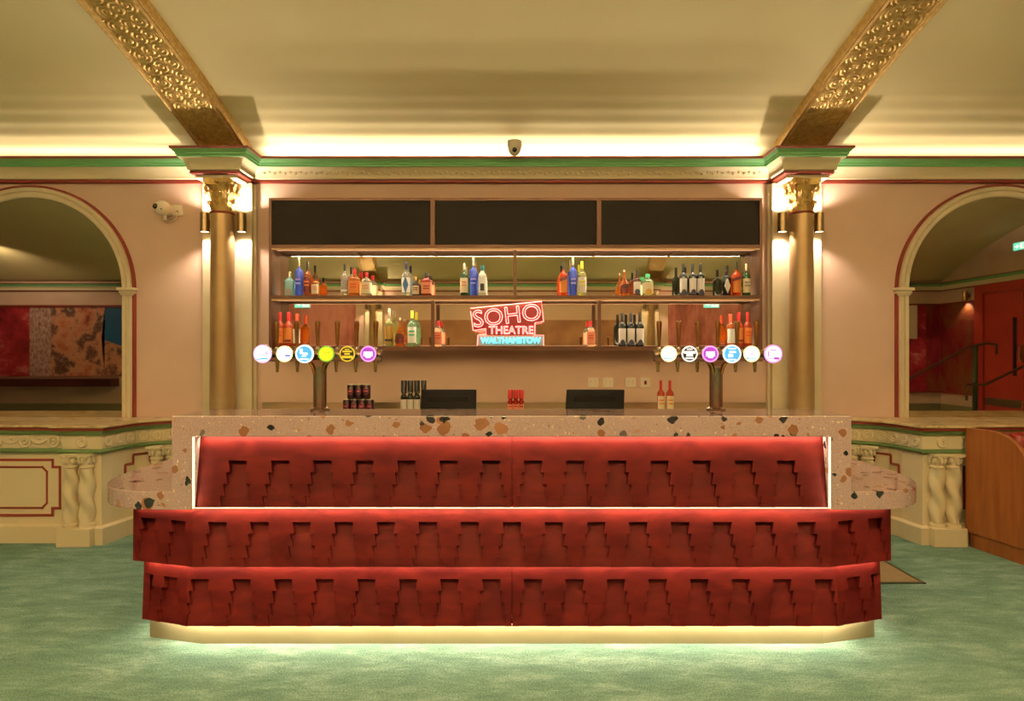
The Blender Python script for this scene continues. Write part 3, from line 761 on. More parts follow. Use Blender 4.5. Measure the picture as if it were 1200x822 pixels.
# ------------------------------------------------------------------ neon sign
def text_edges(txt, x0, x1, z0, z1, rot=0):
    cu = bpy.data.curves.new('t', 'FONT'); cu.body = txt; cu.size = 1; cu.resolution_u = 3; cu.fill_mode = 'NONE'
    o = bpy.data.objects.new('t', cu); COL.objects.link(o)
    dg = bpy.context.evaluated_depsgraph_get(); dg.update(); me = bpy.data.meshes.new_from_object(o.evaluated_get(dg))
    vs = [v.co.copy() for v in me.vertices]; es = [tuple(e.vertices) for e in me.edges]
    bpy.data.objects.remove(o); bpy.data.curves.remove(cu); bpy.data.meshes.remove(me)
    ax, bx_ = min(v.x for v in vs), max(v.x for v in vs); az, bz = min(v.y for v in vs), max(v.y for v in vs)
    cxx, czz = (x0+x1)/2, (z0+z1)/2; out = []
    for v in vs:
        u = ((v.x-ax)/(bx_-ax)-.5)*(x1-x0); q = ((v.y-az)/(bz-az)-.5)*(z1-z0)
        out.append((cxx+u*math.cos(rot)-q*math.sin(rot), czz+u*math.sin(rot)+q*math.cos(rot)))
    return out, es
M_neonp = mat('neon_pink', (255, 120, 110), .4, emit=(255, 112, 106), estr=6)
M_neonc = mat('neon_cyan', (120, 230, 240), .4, emit=(80, 216, 236), estr=3.6)
M_ltext = mat('print_grey', (150, 140, 136), .5)
neon = thing('neon_sign', 'pink and blue neon theatre sign on the lower shelf behind the bar', 'neon sign', (X(594, 5.3), 5.32, s0t))
ND = 5.31
def neon_text(name, txt, pa, pb, pya, pyb, m, r, rot=0):
    pts, es = text_edges(txt, X(pa, ND), X(pb, ND), Z(pyb, ND), Z(pya, ND), rot)
    mb = MB()
    for a, b in es: mb.tube([(pts[a][0], ND, pts[a][1]), (pts[b][0], ND, pts[b][1])], r, seg=5)
    mb.build(name, m, neon)
neon_text('tube_lettering', 'SOHO', 554.5, 633.5, 360, 379.5, M_neonp, .0032, math.radians(6.5))
neon_text('tube_lettering', 'THEATRE', 573, 625, 382.5, 391.5, M_neonp, .0024)
neon_text('tube_lettering', 'WALTHAMSTOW', 563.5, 633.5, 395.5, 402.5, M_neonc, .0018)
mb = MB()
for seg in ([(551.5, 361.5), (634.5, 353.5), (637, 377), (627, 378.5), (626.5, 393), (637, 393.2), (637, 405)],
            [(551.5, 365), (554.5, 387.5), (569.5, 385.5), (569.5, 391.8), (560, 393), (559.5, 405)]):
    mb.tube([(X(a, ND), ND, Z(b, ND)) for a, b in seg], .0032, seg=6)
mb.build('tube_border', M_neonp, neon)
M_acr = mat('sign_backing', (96, 34, 32), .3, trans=.0)
mb = MB(); ny_ = ND+.02
mb.prism([(X(a, ND), Z(b, ND)) for a, b in ((553, 363), (634, 355), (636, 376), (626, 378), (626, 392), (569, 392), (569, 385), (555, 387))], ny_, ny_+.004, 'y')
mb.build('backing_plate', M_acr, neon)
mb = MB(); mb.prism([(X(a, ND), Z(b, ND)) for a, b in ((560, 394), (637, 394), (637, 405.2), (560, 405.2))], ny_, ny_+.004, 'y')
mb.build('backing_plate', mat('sign_backing_grey', (150, 170, 160), .4), neon)
area('neon_glow', (X(594, ND), ND-.02, Z(378, ND)), (PI/2, 0, 0), .5, .25, .35, (1, .25, .22), neon)

# ------------------------------------------------------------------ bottles
def gl(name, rgb, rough=.06, t=.85): return mat('glass_'+name, rgb, rough, trans=t, ior=1.4)
G_ = dict(clear=gl('clear', (244, 246, 232)), blue=gl('blue', (96, 124, 244), t=.6), cyan=gl('cyan', (176, 236, 240), t=.55),
          amber=gl('amber', (224, 122, 34), t=.75), brown=gl('brown', (120, 54, 22), t=.6), green=gl('green', (60, 110, 46), t=.65),
          orange=gl('orange', (255, 92, 26), t=.65), yellow=gl('yellow', (232, 232, 150), t=.8), dark=mat('glass_dark', (24, 26, 16), .08, trans=.25, ior=1.4),
          white=mat('glass_white', (236, 232, 214), .25, trans=.35), rose=gl('rose', (226, 96, 60), t=.6), red=gl('red', (190, 34, 26), t=.5),
          mint=gl('mint', (190, 230, 190), t=.8), redbrown=gl('redbrown', (150, 44, 16), t=.6))
def pl_(name, rgb, r=.45): return mat('print_'+name, rgb, r)
L_ = dict(cream=pl_('cream', (240, 222, 188)), white=pl_('white', (248, 244, 236)), orange=pl_('orange', (232, 140, 66)), salmon=pl_('salmon', (240, 148, 116)),
          black=pl_('black', (22, 18, 18)), red=pl_('red', (190, 30, 34)), redo=pl_('red_orange', (226, 84, 50)), blue=pl_('blue', (64, 110, 170)),
          grey=pl_('grey', (150, 166, 176)), maroon=pl_('maroon', (110, 34, 34)), yellow=pl_('yellow', (236, 226, 70)), teal=pl_('teal', (24, 96, 96)),
          green=pl_('green', (70, 190, 130)), navy=pl_('navy', (30, 32, 60)), silver=mat('cap_silver', (226, 214, 190), .25, .8), gold=mat('cap_gold', (220, 180, 100), .3, .8),
          pale=pl_('pale', (226, 214, 206)), lilac=pl_('lilac', (170, 160, 230)))
def bottle(x, y, z, h, r, shape, glass, cap, label, text, group, lab2=None, cat='bottle'):
    """shape: std, square, longneck, wine, squat, can, bulb; sizes in metres"""
    t = thing('bottle', text, cat, (x, y, z), group)
    sq = 5 if shape in ('square', 'flat') else 0
    if shape == 'std': nb, nr, cf = .60, .27, .80
    elif shape == 'square': nb, nr, cf = .62, .30, .80
    elif shape == 'flat': nb, nr, cf = .66, .42, .84
    elif shape == 'longneck': nb, nr, cf = .60, .24, .76
    elif shape == 'foil': nb, nr, cf = .50, .80, .66
    elif shape == 'wine': nb, nr, cf = .60, .33, .74
    elif shape == 'bulb': nb, nr, cf = .46, .22, .93
    else: nb, nr, cf = .60, .3, .8
    if shape == 'bulb': prof = [(r*.86, 0), (r, .01), (r*.98, h*.3), (r*.8, h*nb), (r*.42, h*.62), (r*nr, h*.7), (r*nr, h*cf)]
    elif shape == 'longneck': prof = [(r*.94, 0), (r, .008), (r, h*nb), (r*.9, h*(nb+.05)), (r*.5, h*(nb+.095)), (r*nr, h*(nb+.12)), (r*nr, h*cf)]
    else: prof = [(r*.93, 0), (r, .007), (r, h*nb), (r*.93, h*(nb+.035)), (r*.6, h*(nb+.09)), (r*nr*1.08, h*(nb+.135)), (r*nr, h*cf)]
    mb = MB(); mb.lathe(prof, seg=20 if not sq else 24, sq=sq); mb.build('glass_body', glass, t, local=True, smooth=True)
    mb = MB(); cr = r*nr*1.12
    mb.lathe([(cr, h*cf-.004), (cr, h*.985), (cr*.9, h)], seg=16); mb.build('cap', cap, t, local=True, smooth=True)
    if label is not None:
        mb = MB(); z0_, z1_ = h*.10, h*(nb-.06)
        if sq: mb.lathe([(r*1.012, z0_), (r*1.012, z1_)], seg=24, sq=5, cap=False)
        else:
            n = 12; vs = []
            for zz in (z0_, z1_):
                for k in range(n+1):
                    a = -PI/2-1.15+2.3*k/n; vs.append((r*1.012*math.cos(a), r*1.012*math.sin(a), zz))
            mb.add(vs, [(k, k+1, n+2+k, n+1+k) for k in range(n)])
        mb.build('label', label, t, local=True, smooth=True)
    if lab2 is not None:
        kind, m2 = lab2; mb = MB(); yy = -r*1.03
        if kind == 'diamond': mb.prism([(0, h*.08), (r*.62, h*.33), (0, h*.58), (-r*.62, h*.33)], yy-.002, yy+r*.25, 'y')
        elif kind == 'disc': mb.prism([(r*.7*math.cos(a), h*.17+r*.7*math.sin(a)) for a in np.linspace(0, 2*PI, 17)[:-1]], yy-.001, yy+r*.3, 'y')
        elif kind == 'dome': mb.prism([(r*.72*math.cos(a), h*.04+h*.17*math.sin(a)) for a in np.linspace(0, PI, 12)], yy-.001, yy+r*.32, 'y')
        elif kind == 'bar':
            for q in range(2): mb.box(-r*.6, r*.6, yy-.001, yy+r*.2, h*(.30+.1*q), h*(.34+.1*q))
        elif kind == 'band': mb.box(-r*.8, r*.8, yy-.001, yy+r*.35, h*.14, h*.2)
        elif kind == 'block': mb.box(-r*.5, r*.5, yy-.001, yy+r*.2, h*.17, h*.40)
        elif kind == 'sash': mb.prism([(-r*.95, h*.42), (r*.95, h*.50), (r*.95, h*.60), (-r*.95, h*.52)], yy-.001, yy+r*.6, 'y')
        elif kind == 'dots':
            for q in range(12): mb.ball(((random.random()-.5)*r*1.5, -r*.8, h*(.58+.12*random.random())), .0018, seg=5)
        mb.build('label_print', m2, t, local=True)
    return t
BY = 5.375
def row(specs, ztop, pybase, group):
    for (px, ptop, wpx, shape, g, cap, lab, text, lab2) in specs:
        D = BY-.012 if wpx > 9.2 else BY
        h = (pybase-ptop)*D/F; bottle(X(px, D), D, ztop, h, wpx*.5*D/F*.96, shape, G_[g], L_[cap], L_[lab] if lab else None, text, group, (lab2[0], L_[lab2[1]]) if lab2 else None)
U = 'on the upper shelf'
row([(339.5, 318, 11, 'square', 'cyan', 'silver', 'cyan' if False else None, 'pale blue square gin bottle leftmost on the upper shelf', ('disc', 'grey')),
     (350.5, 300, 9.6, 'longneck', 'blue', 'silver', None, 'tall blue long-necked bottle beside the pale blue square bottle at the left end', ('bar', 'lilac')),
     (360.3, 306, 9, 'std', 'amber', 'black', 'maroon', 'amber bottle with black cap and maroon label right of the leftmost tall blue bottle', ('bar', 'orange')),
     (369.5, 321, 9.4, 'std', 'amber', 'black', 'cream', 'short amber bottle with cream label fourth from the left of the upper shelf', ('bar', 'salmon')),
     (404, 308, 9, 'std', 'clear', 'black', 'grey', 'clear bottle with black pourer and grey label left of the red-capped amber bottle', ('band', 'white')),
     (415.5, 314, 12.5, 'square', 'amber', 'red', 'orange', 'square amber bottle with red cap and orange label on the upper shelf', ('bar', 'redo')),
     (429.5, 318, 12, 'square', 'clear', 'red', 'cream', 'square clear bottle with red cap and cream label left of the blue diamond label bottle', ('bar', 'salmon')),
     (476, 306, 11, 'std', 'clear', 'navy', 'white', 'clear bottle with navy cap and blue diamond label on the upper shelf', ('diamond', 'blue')),
     (487.3, 323, 8.6, 'std', 'dark', 'gold', 'cream', 'small dark bottle with cream label between diamond label bottle and square red-brown bottle', ('bar', 'maroon')),
     (500, 319, 12, 'flat', 'redbrown', 'black', 'salmon', 'square red-brown liqueur bottle with wide black cap on the upper shelf', ('bar', 'maroon')),
     (544, 307, 10, 'std', 'green', 'silver', 'cream', 'green bottle with silver cap and cream label left of the middle tall blue bottle', ('bar', 'salmon')),
     (554.8, 299, 9.6, 'longneck', 'blue', 'silver', None, 'tall blue long-necked bottle between a green bottle and a white bottle', ('bar', 'lilac')),
     (565.3, 310, 9.8, 'flat', 'white', 'teal', 'white', 'white bottle with teal cap and dark block letter label', ('block', 'black')),
     (660.3, 306, 10.6, 'std', 'orange', 'black', 'orange', 'orange bottle with diagonal dark label left of the right-hand tall blue bottle', ('sash', 'maroon')),
     (671.6, 299, 9.6, 'longneck', 'blue', 'silver', None, 'tall blue long-necked bottle between an orange bottle and a pale yellow bottle', ('bar', 'lilac')),
     (682, 305, 11, 'std', 'yellow', 'yellow', 'pale', 'pale yellow bottle with yellow cap on the upper shelf', ('bar', 'yellow')),
     (731.8, 315, 12, 'bulb', 'amber', 'silver', 'maroon', 'round-bodied amber brandy bottle with tall silver stopper on the upper shelf', ('bar', 'black')),
     (746.3, 315, 9.2, 'std', 'brown', 'black', 'pale', 'dark brown bottle with pale label between the brandy and the green-capped bottle', ('disc', 'navy')),
     (759, 320, 12, 'flat', 'mint', 'green', 'cream', 'clear mint-tinted bottle with bright green cap on the upper shelf', ('disc', 'gold')),
     (851, 311, 11, 'std', 'dark', 'black', None, 'dark bottle with white diamond label left of the right-end orange bottle', ('diamond', 'pale')),
     (862.8, 306, 11, 'std', 'orange', 'black', 'orange', 'orange bottle with diagonal dark label second from the right end of the upper shelf', ('sash', 'maroon')),
     (874.5, 308, 10, 'std', 'green', 'silver', 'cream', 'green bottle with cream label rightmost on the upper shelf', ('bar', 'grey')),
     ], s1t, 346, 'spirit bottles on the upper shelf')
row([(px, 308, 9.6, 'wine', 'dark', 'black', 'pale', '%s of the three dark wine bottles on the upper shelf' % n, ('dome', 'navy')) for px, n in ((800.5, 'leftmost'), (811.6, 'middle one'), (820.8, 'rightmost'))],
    s1t, 346, 'wine bottles on the upper shelf')
row([(328.3, 366, 9.4, 'wine', 'rose', 'red', 'orange', 'red-capped bottle with orange label at the left end of the lower shelf', ('bar', 'redo')),
     (338.0, 366, 10.6, 'wine', 'rose', 'red', 'orange', 'second red-capped bottle from the left end of the lower shelf', ('band', 'maroon')),
     (347.8, 368, 9.4, 'wine', 'amber', 'redo', 'white', 'orange-capped bottle with white label near the left end of the lower shelf', None),
     (456.3, 362, 11, 'std', 'yellow', 'silver', 'yellow' if False else 'gold', 'pale green-gold bottle with dark print left of the amber brandy bottle on the lower shelf', ('band', 'black')),
     (468.8, 373, 12, 'bulb', 'amber', 'silver', 'maroon', 'round-bodied amber brandy bottle with silver stopper on the lower shelf', ('bar', 'black')),
     (483, 364, 11.2, 'std', 'mint', 'yellow', 'white', 'clear green bottle with yellow cap right of the lower shelf brandy', ('bar', 'green')),
     (513.6, 376, 10.4, 'square', 'clear', 'red', 'salmon', 'square bottle with red cap and salmon label just left of the neon sign', ('bar', 'redo')),
     (692, 376, 10.4, 'square', 'clear', 'red', 'salmon', 'square bottle with red cap and salmon label right of the neon sign', ('bar', 'redo')),
     (856.3, 368, 10, 'wine', 'amber', 'redo', 'white', 'orange-capped bottle with white label near the right end of the lower shelf', None),
     (866, 366, 9.6, 'wine', 'rose', 'red', 'orange', 'red-capped bottle with orange label second from the right end of the lower shelf', ('band', 'maroon')),
     (876, 366, 9.6, 'wine', 'rose', 'red', 'orange', 'rightmost red-capped bottle with orange label on the lower shelf', ('bar', 'redo')),
     ], s0t, 406.3, 'spirit bottles on the lower shelf')
row([(px, 367, 9.6, 'wine', 'dark', 'black', 'pale', '%s of the three dark wine bottles on the lower shelf' % n, ('dome', 'navy')) for px, n in ((729, 'leftmost'), (739.3, 'middle one'), (749.8, 'rightmost'))],
    s0t, 406.3, 'wine bottles on the lower shelf')
# on the back counter
BZ = .98
def onback(px, ptop, wpx, shape, g, cap, lab, text, group, lab2=None, D=5.0):
    h = Z(ptop, D)-BZ; bottle(X(px, D), D, BZ, h, wpx*.5*D/F*.96, shape, G_[g], L_[cap], L_[lab] if lab else None, text, group, (lab2[0], L_[lab2[1]]) if lab2 else None)
for px, n in ((473.3, 'leftmost'), (481.0, 'second'), (488.7, 'third')):
    onback(px, 446, 8.0, 'foil', 'dark', 'black', 'pale', '%s of the four dark bottles left of the left till' % (n if n == 'leftmost' else n+' from the left'), 'dark bottles on the back counter', ('dots', 'white'))
onback(496.6, 446, 7.6, 'foil', 'dark', 'black', 'pale', 'dark bottle partly hidden by the left edge of the left till', 'dark bottles on the back counter', ('dots', 'white'))
for px, n in ((598, 'leftmost'), (604.5, 'middle one'), (611, 'rightmost')):
    onback(px, 457, 7.0, 'foil', 'red', 'red', 'salmon', '%s of the three small red-capped bottles between the tills' % n, 'small red bottles between the tills', ('bar', 'maroon'))
for px, n in ((774.5, 'left'), (785, 'right')):
    onback(px, 446, 9.2, 'wine', 'rose', 'red', 'cream', '%s one of two rose bottles with dark red caps on the back counter' % n, 'rose bottles on the back counter', ('bar', 'orange'))
# cans
M_can = mat('can_dark', (40, 12, 18), .35, .3); M_canring = mat('can_ring', (210, 90, 116), .5); M_canlid = mat('can_lid', (226, 218, 190), .35, .4)
can0 = thing('drink_can', '', 'can', (0, 0, 0), 'dark cans stacked on the back counter')
r_ = .0295
mb = MB(); mb.lathe([(.024, 0), (r_, .006), (r_, .102), (.026, .110)], seg=24); mb.build('can_body', M_can, can0, local=True, smooth=True)
mb = MB(); mb.lathe([(.026, .109), (.0265, .115), (.024, .114), (.023, .111)], seg=24); mb.build('lid', M_canlid, can0, local=True, smooth=True)
mb = MB(); ring = []
for k in range(20):
    a = 2*PI*k/20; u = .021*math.cos(a); ring.append((u, -math.sqrt(r_*r_-u*u)-.0008, .062+.024*math.sin(a)))
mb.tube(ring, .0011, seg=5, closed=True)
for q, wdt in ((.066, .015), (.058, .012)): mb.box(-wdt, wdt, -r_-.001, -r_+.004, q-.0025, q+.0025)
mb.build('printed_emblem', M_canring, can0, local=True)
cans = [(406.5, 0, 'bottom row, leftmost'), (415.5, 0, 'bottom row, second from the left'), (424.6, 0, 'bottom row, third from the left'), (433.7, 0, 'bottom row, rightmost'),
        (411.5, 1, 'top row, leftmost'), (420.6, 1, 'top row, middle'), (429.7, 1, 'top row, rightmost')]
for i, (px, lv, n) in enumerate(cans):
    o = can0 if i == 0 else copy_tree(can0); o.location = (X(px, 5.0), 5.0, BZ+lv*.1155); o['label'] = 'dark drink can right of left tap, '+n

# ------------------------------------------------------------------ tills, sockets, cameras
def till(cx_, wd, z0, z1, lean, label, pink):
    t = thing('till', label, 'till', (cx_, 3.86, .93), 'tills behind the bar')
    h = z1-z0; hw = wd/2
    def face(y, k=1): return [(cx_-hw*k+lean*0, z0), (cx_+hw*k, z0), (cx_+hw*k+lean, z1), (cx_-hw*k+lean, z1)]
    mb = MB(); f = face(0); mb.v = [(p[0], 3.80+(.05 if i > 1 else 0), p[1]) for i, p in enumerate(f)]+[(p[0], 3.835+(.05 if i > 1 else 0), p[1]) for i, p in enumerate(f)]
    mb.f = [(0, 1, 2, 3), (7, 6, 5, 4), (0, 4, 5, 1), (1, 5, 6, 2), (2, 6, 7, 3), (3, 7, 4, 0)]; mb.m = [0]*6
    mb.build('screen_housing', M_till, t, bevel=.005)
    zz = z0+h*.62
    mb = MB(); mb.box(cx_-hw*.72, cx_+hw*.72, 3.80+.05*.62-.004, 3.81+.05*.62, zz-.02, zz+.02); mb.build('ventilation_panel', mat('vent_grey', (20, 17, 19), .5, spec=.1), t)
    mb = MB()
    for k in range(7): mb.box(cx_-.06+k*.018, cx_-.06+k*.018+.012, 3.80+.05*.5-.002, 3.81+.025, zz-.026-.0035, zz-.026)
    mb.build('printed_mark', mat('mark_pink', (214, 70, 130), .5, emit=(214, 60, 120), estr=.25) if pink else M_ltext, t)
    mb = MB(); mb.box(cx_-.03, cx_+.03, 3.85, 3.88, .945, z0+.04); mb.lathe([(.11, .93), (.11, .94), (.04, .95)], c=(cx_, 3.87, 0), seg=20); mb.build('stand', M_blackpl, t)
DT = 3.83
till(X(525.5, DT), X(558, DT)-X(493, DT), Z(488, 3.80), Z(457, 3.85), 0, 'black till facing away, left of the small red bottles', True)
till(X(696, DT), X(730, DT)-X(662, DT), Z(488, 3.80), Z(457, 3.85), .014, 'black till facing away, below the wall sockets', False)
for px, n in ((695, 'leftmost plate of the four above the right till'), (712.3, 'second plate from the left above the right till'), (738.7, 'third plate from the left above the right till')):
    t = thing('wall_socket', 'square white socket plate on the wall, '+n, 'socket', (X(px, 5.5), 5.5, Z(448.5, 5.5)), 'white plates above the right till')
    mb = MB(); mb.box(-.044, .044, -.012, 0, -.042, .042); mb.build('plate', M_plastic, t, local=True, bevel=.003)
    mb = MB()
    for a in (-.018, .018):
        mb.box(a-.002, a+.002, -.0135, -.011, .006, .014); mb.box(a-.008, a-.004, -.0135, -.011, -.012, -.009); mb.box(a+.004, a+.008, -.0135, -.011, -.012, -.009)
    mb.build('pin_holes', M_brown, t, local=True)
t = thing('wall_switch', 'square white switch plate with red rocker, rightmost of the four plates', 'switch', (X(756, 5.5), 5.5, Z(448.5, 5.5)), 'white plates above the right till')
mb = MB(); mb.box(-.044, .044, -.012, 0, -.042, .042); mb.build('plate', M_plastic, t, local=True, bevel=.003)
mb = MB(); mb.box(-.010, .010, -.017, -.011, -.016, .016); mb.build('rocker', mat('rocker_red', (120, 20, 20), .3), t, local=True)
# bullet camera on the left wall and its junction box
cx_, cz_ = X(190, 5.4), Z(244, 5.4)
t = thing('security_camera', 'white ball security camera on the wall left of the left column', 'security camera', (cx_, 5.5, cz_))
mb = MB(); mb.ball((cx_, 5.40, cz_), .062, seg=24, sx=1.1); mb.lathe([(.03, 0), (.034, .05), (.045, .06)], c=(cx_+.01, 5.43, cz_), axis='y', seg=20); mb.build('camera_body', M_plastic, t, smooth=True)
mb = MB(); mb.ball((cx_-.028, 5.352, cz_+.004), .024, seg=16); mb.build('lens', M_lens, t, smooth=True)
mb = MB(); mb.ball((cx_+.02, 5.347, cz_-.018), .006, seg=8); mb.build('sensor', M_lens, t, smooth=True)
mb = MB(); mb.lathe([(.014, -.095), (.014, -.05)], c=(cx_+.012, 5.42, cz_), seg=14); mb.build('stub', M_plastic, t, smooth=True)
jx, jz = X(209, 5.5), Z(247, 5.5)
t = thing('junction_box', 'square white cable plate right of the ball security camera', 'socket', (jx, 5.5, jz))
mb = MB(); mb.box(jx-.045, jx+.045, 5.485, 5.5, jz-.045, jz+.045); mb.build('plate', M_plastic, t, bevel=.003)
mb = MB(); mb.lathe([(.008, 0), (.008, .012)], c=(jx, 5.475, jz-.01), axis='y', seg=10); mb.build('gland', M_steel, t)
mb = MB(); mb.tube([(jx, 5.478, jz-.012), (jx-.005, 5.475, jz-.07), (jx-.05, 5.485, jz-.10), (jx-.10, 5.49, jz-.085), (cx_+.05, 5.49, cz_-.05), (cx_+.03, 5.47, cz_-.02)], .0035, seg=6)
mb.build('cable', M_plastic, t, smooth=True)
dx_, dz_ = X(603, 5.33), Z(184, 5.33)
t = thing('dome_camera', 'small white dome camera hanging over the middle of the cornice', 'security camera', (dx_, 5.33, dz_+.1))
zc_ = vault_z(5.30)
mb = MB(); mb.lathe([(.058, .13), (.058, .075), (.055, .07)], c=(dx_, 5.27, dz_-.02), seg=24)
mb.build('housing', M_plastic, t, smooth=True)
mb = MB(); mb.ball((dx_, 5.27, dz_+.045), .053, seg=20); mb.build('dome', M_plastic, t, smooth=True)
mb = MB(); mb.ball((dx_, 5.228, dz_+.028), .02, seg=14); mb.build('lens', M_lens, t, smooth=True)

# ------------------------------------------------------------------ beer fonts
def em(name, rgb, s): return mat('badge_'+name, rgb, .4, emit=rgb, estr=s)
EW = em('white', (246, 244, 250), .95); EL = em('lilac', (224, 180, 240), .9); EB = em('blue', (70, 160, 226), .85); EB2 = em('deep_blue', (60, 90, 190), .7)
EY = em('yellow', (214, 226, 40), .85); EK = em('black', (26, 26, 26), .05); EG = em('gold', (206, 180, 50), .7); EP = em('purple', (150, 60, 190), .8)
EPR = em('pink_ring', (236, 150, 240), 1.0); EC = em('cyan', (150, 226, 226), .9); ECR = em('cream', (244, 244, 190), .95); EGn = em('green', (110, 170, 50), .7)
M_chrome = mat('chrome', (200, 190, 176), .12, 1)
def disc(mb, cx, cz, r, y0, y1, n=28): mb.prism([(cx+r*math.cos(2*PI*k/n), cz+r*math.sin(2*PI*k/n)) for k in range(n)], y0, y1, 'y')
def badge(parent, cx, cz, r, ring, face, marks, y=3.36, shape='round'):
    mb = MB(); disc(mb, cx, cz, r, y, y+.014); mb.tube([(cx, y+.014, cz), (cx, 3.40, cz)], .008, seg=8)
    b = mb.build('badge', M_chrome, parent)
    mb = MB(); disc(mb, cx, cz, r*.985, y-.002, y+.001); mb.build('badge_ring', ring, b)
    mb = MB()
    if shape == 'round': disc(mb, cx, cz, r*.82, y-.0035, y-.001)
    else: mb.prism([(cx+r*u, cz+r*v) for u, v in ((-.85, .5), (-.4, .85), (.4, .85), (.85, .5), (.85, -.35), (0, -1.02), (-.85, -.35))], y-.0035, y-.001, 'y')
    mb.build('badge_face', face, b)
    k = 0
    for (m_, items) in marks:
        mb = MB()
        for (u0, u1, v0, v1) in items:
            k += 1; mb.prism([(cx+r*u0, cz+r*v0), (cx+r*u1, cz+r*v0), (cx+r*u1*.96, cz+r*v1), (cx+r*u0*.96, cz+r*v1)], y-.0045-.0001*k, y-.003, 'y')
        mb.build('badge_print', m_, b)
TEXTB = [(-.35, .35, .42, .55), (-.55, .55, .12, .34), (-.45, .5, -.18, .02), (-.3, .3, -.42, -.3)]
def font(cxp, bar0, bar1, handles, spouts, badges, label, splay):
    D = 3.43; cx = X(cxp, D)
    t = thing('beer_tap', label, 'beer tap', (cx, D, 1.154), 'six-tap beer fonts on the counter')
    mb = MB(); mb.lathe([(.050, 1.154), (.050, 1.162), (.040, 1.168), (.0345, 1.172), (.0345, 1.37), (.038, 1.385), (.046, 1.40), (.062, 1.42)], c=(cx, D, 0), seg=32)
    mb.build('column', M_nickel, t, smooth=True)
    mb = MB()
    for s in (-1, 1): mb.tube([(cx+s*.022, D-.03, 1.35), (cx+s*.03, D-.034, 1.385), (cx+s*.05, D-.036, 1.415), (cx+s*.075, D-.034, 1.44)], .0075, seg=8)
    mb.build('brace', M_brass, t, smooth=True)
    zb = Z(417, D); r = .0315
    a, b = X(bar0, D), X(bar1, D)
    mb = MB(); mb.lathe([(r*.8, a-.006), (r, a), (r, b), (r*.8, b+.006)], c=(0, D, zb), axis='x', seg=28); mb.build('crossbar', M_nickel, t, smooth=True)
    for hx, hm in handles:
        x = X(hx, 3.50)
        mb = MB(); mb.lathe([(.008, 1.448), (.0085, 1.50), (.012, 1.57), (.0145, 1.612), (.0135, 1.625), (.006, 1.63)], c=(x, 3.49, 0), seg=14)
        h_ = mb.build('tap_handle', M_brass, t, smooth=True)
        mb = MB(); mb.lathe([(.014, 1.44), (.015, 1.47), (.012, 1.488), (.006, 1.492)], c=(x, 3.49, 0), seg=14); mb.build('handle_collar', M_chrome, h_, smooth=True)
    for sxp in spouts:
        x = X(sxp, 3.50)
        mb = MB(); mb.tube([(x, 3.455, zb), (x, 3.49, zb-.005), (x, 3.50, zb-.03), (x, 3.50, zb-.09)], [.012, .013, .012, .007], seg=10); mb.build('spout', M_brass, t, smooth=True)
    for args in badges: badge(t, *args)
zb_ = Z(415, 3.36)
B = lambda px, rp, ring, face, marks, **k: (X(px, 3.36), zb_, rp*3.36/F, ring, face, marks)
font(375, 306, 446.5, [(x, 0) for x in (325.2, 348.8, 373, 396, 418.6, 441)], (325, 348.5, 394, 417, 440),
     [B(307.7, 11, EL, EW, [(EB, [(-.6, -.1, -.62, -.5), (-.2, .6, -.58, -.42)]), (EL, [(.3, .7, -.1, .3)])]),
      B(333.4, 9.7, ECR, EW, [(EB2, [(.1, .75, -.30, -.12), (-.7, -.4, -.28, -.2)]), (EB, [(-.1, .5, -.55, -.45)])]),
      B(357, 11, EW, EB, [(EW, [(-.5, -.2, 0, .55), (-.2, .35, -.1, .12), (-.3, .2, -.3, -.18), (-.5, .45, -.62, -.5)])]),
      B(382.3, 9.6, EGn, EY, [(EG, [(-.45, .3, .05, .2), (-.45, .2, -.2, -.05)]), (EGn, [(.3, .45, .1, .3)])]),
      B(407, 9.3, EG, EK, [(EG, [(-.3, .3, .5, .62), (-.6, .6, .2, .42), (-.35, .35, -.1, .1), (-.72, .72, -.55, -.22)])]),
      B(431.6, 9.5, EPR, EP, [(EW, [(-.58, .58, -.3, .28), (-.3, .3, -.5, -.3)])])],
     'six-handled beer tap with glowing round badges at the left end of the counter', -1)
font(839, 767, 893, [(x, 0) for x in (771.9, 794.7, 817, 840.3, 863, 885.4)], (771, 794, 817, 862, 884.5),
     [B(783.8, 9.6, ECR, EW, [(EC, [(-.4, .5, -.68, -.45)]), (EB2, [(-.62, -.4, -.6, -.45)]), (ECR, [(-.3, .3, 0, .25)])]),
      B(808, 9.5, EW, EK, [(EW, [(-.35, .35, .5, .66), (-.72, .72, .05, .35), (-.4, .4, -.3, .05), (-.5, .5, -.62, -.42)])]),
      B(832.3, 9.8, EPR, EP, [(EW, [(-.55, .55, -.3, .28), (-.25, .3, -.5, -.3)])]),
      B(857.7, 11, EW, EB, [(EW, [(-.4, .4, .5, .62), (-.3, .4, .1, .3), (-.4, .1, -.35, .0), (-.5, .45, -.66, -.54)])]),
      B(880.8, 9.7, ECR, EW, [(EC, [(-.4, .6, -.68, -.42)]), (EB2, [(-.65, -.42, -.6, -.45)]), (EPR, [(-.2, .2, -.1, .1)])]),
      B(906, 10.9, EPR, EW, [(EP, [(-.6, -.5, -.3, .3), (-.35, .35, .35, .45), (.05, .6, -.6, -.35)]), (EPR, [(-.6, .1, -.55, -.42)])])],
     'six-handled beer tap with glowing round badges at the right end of the counter', 1)

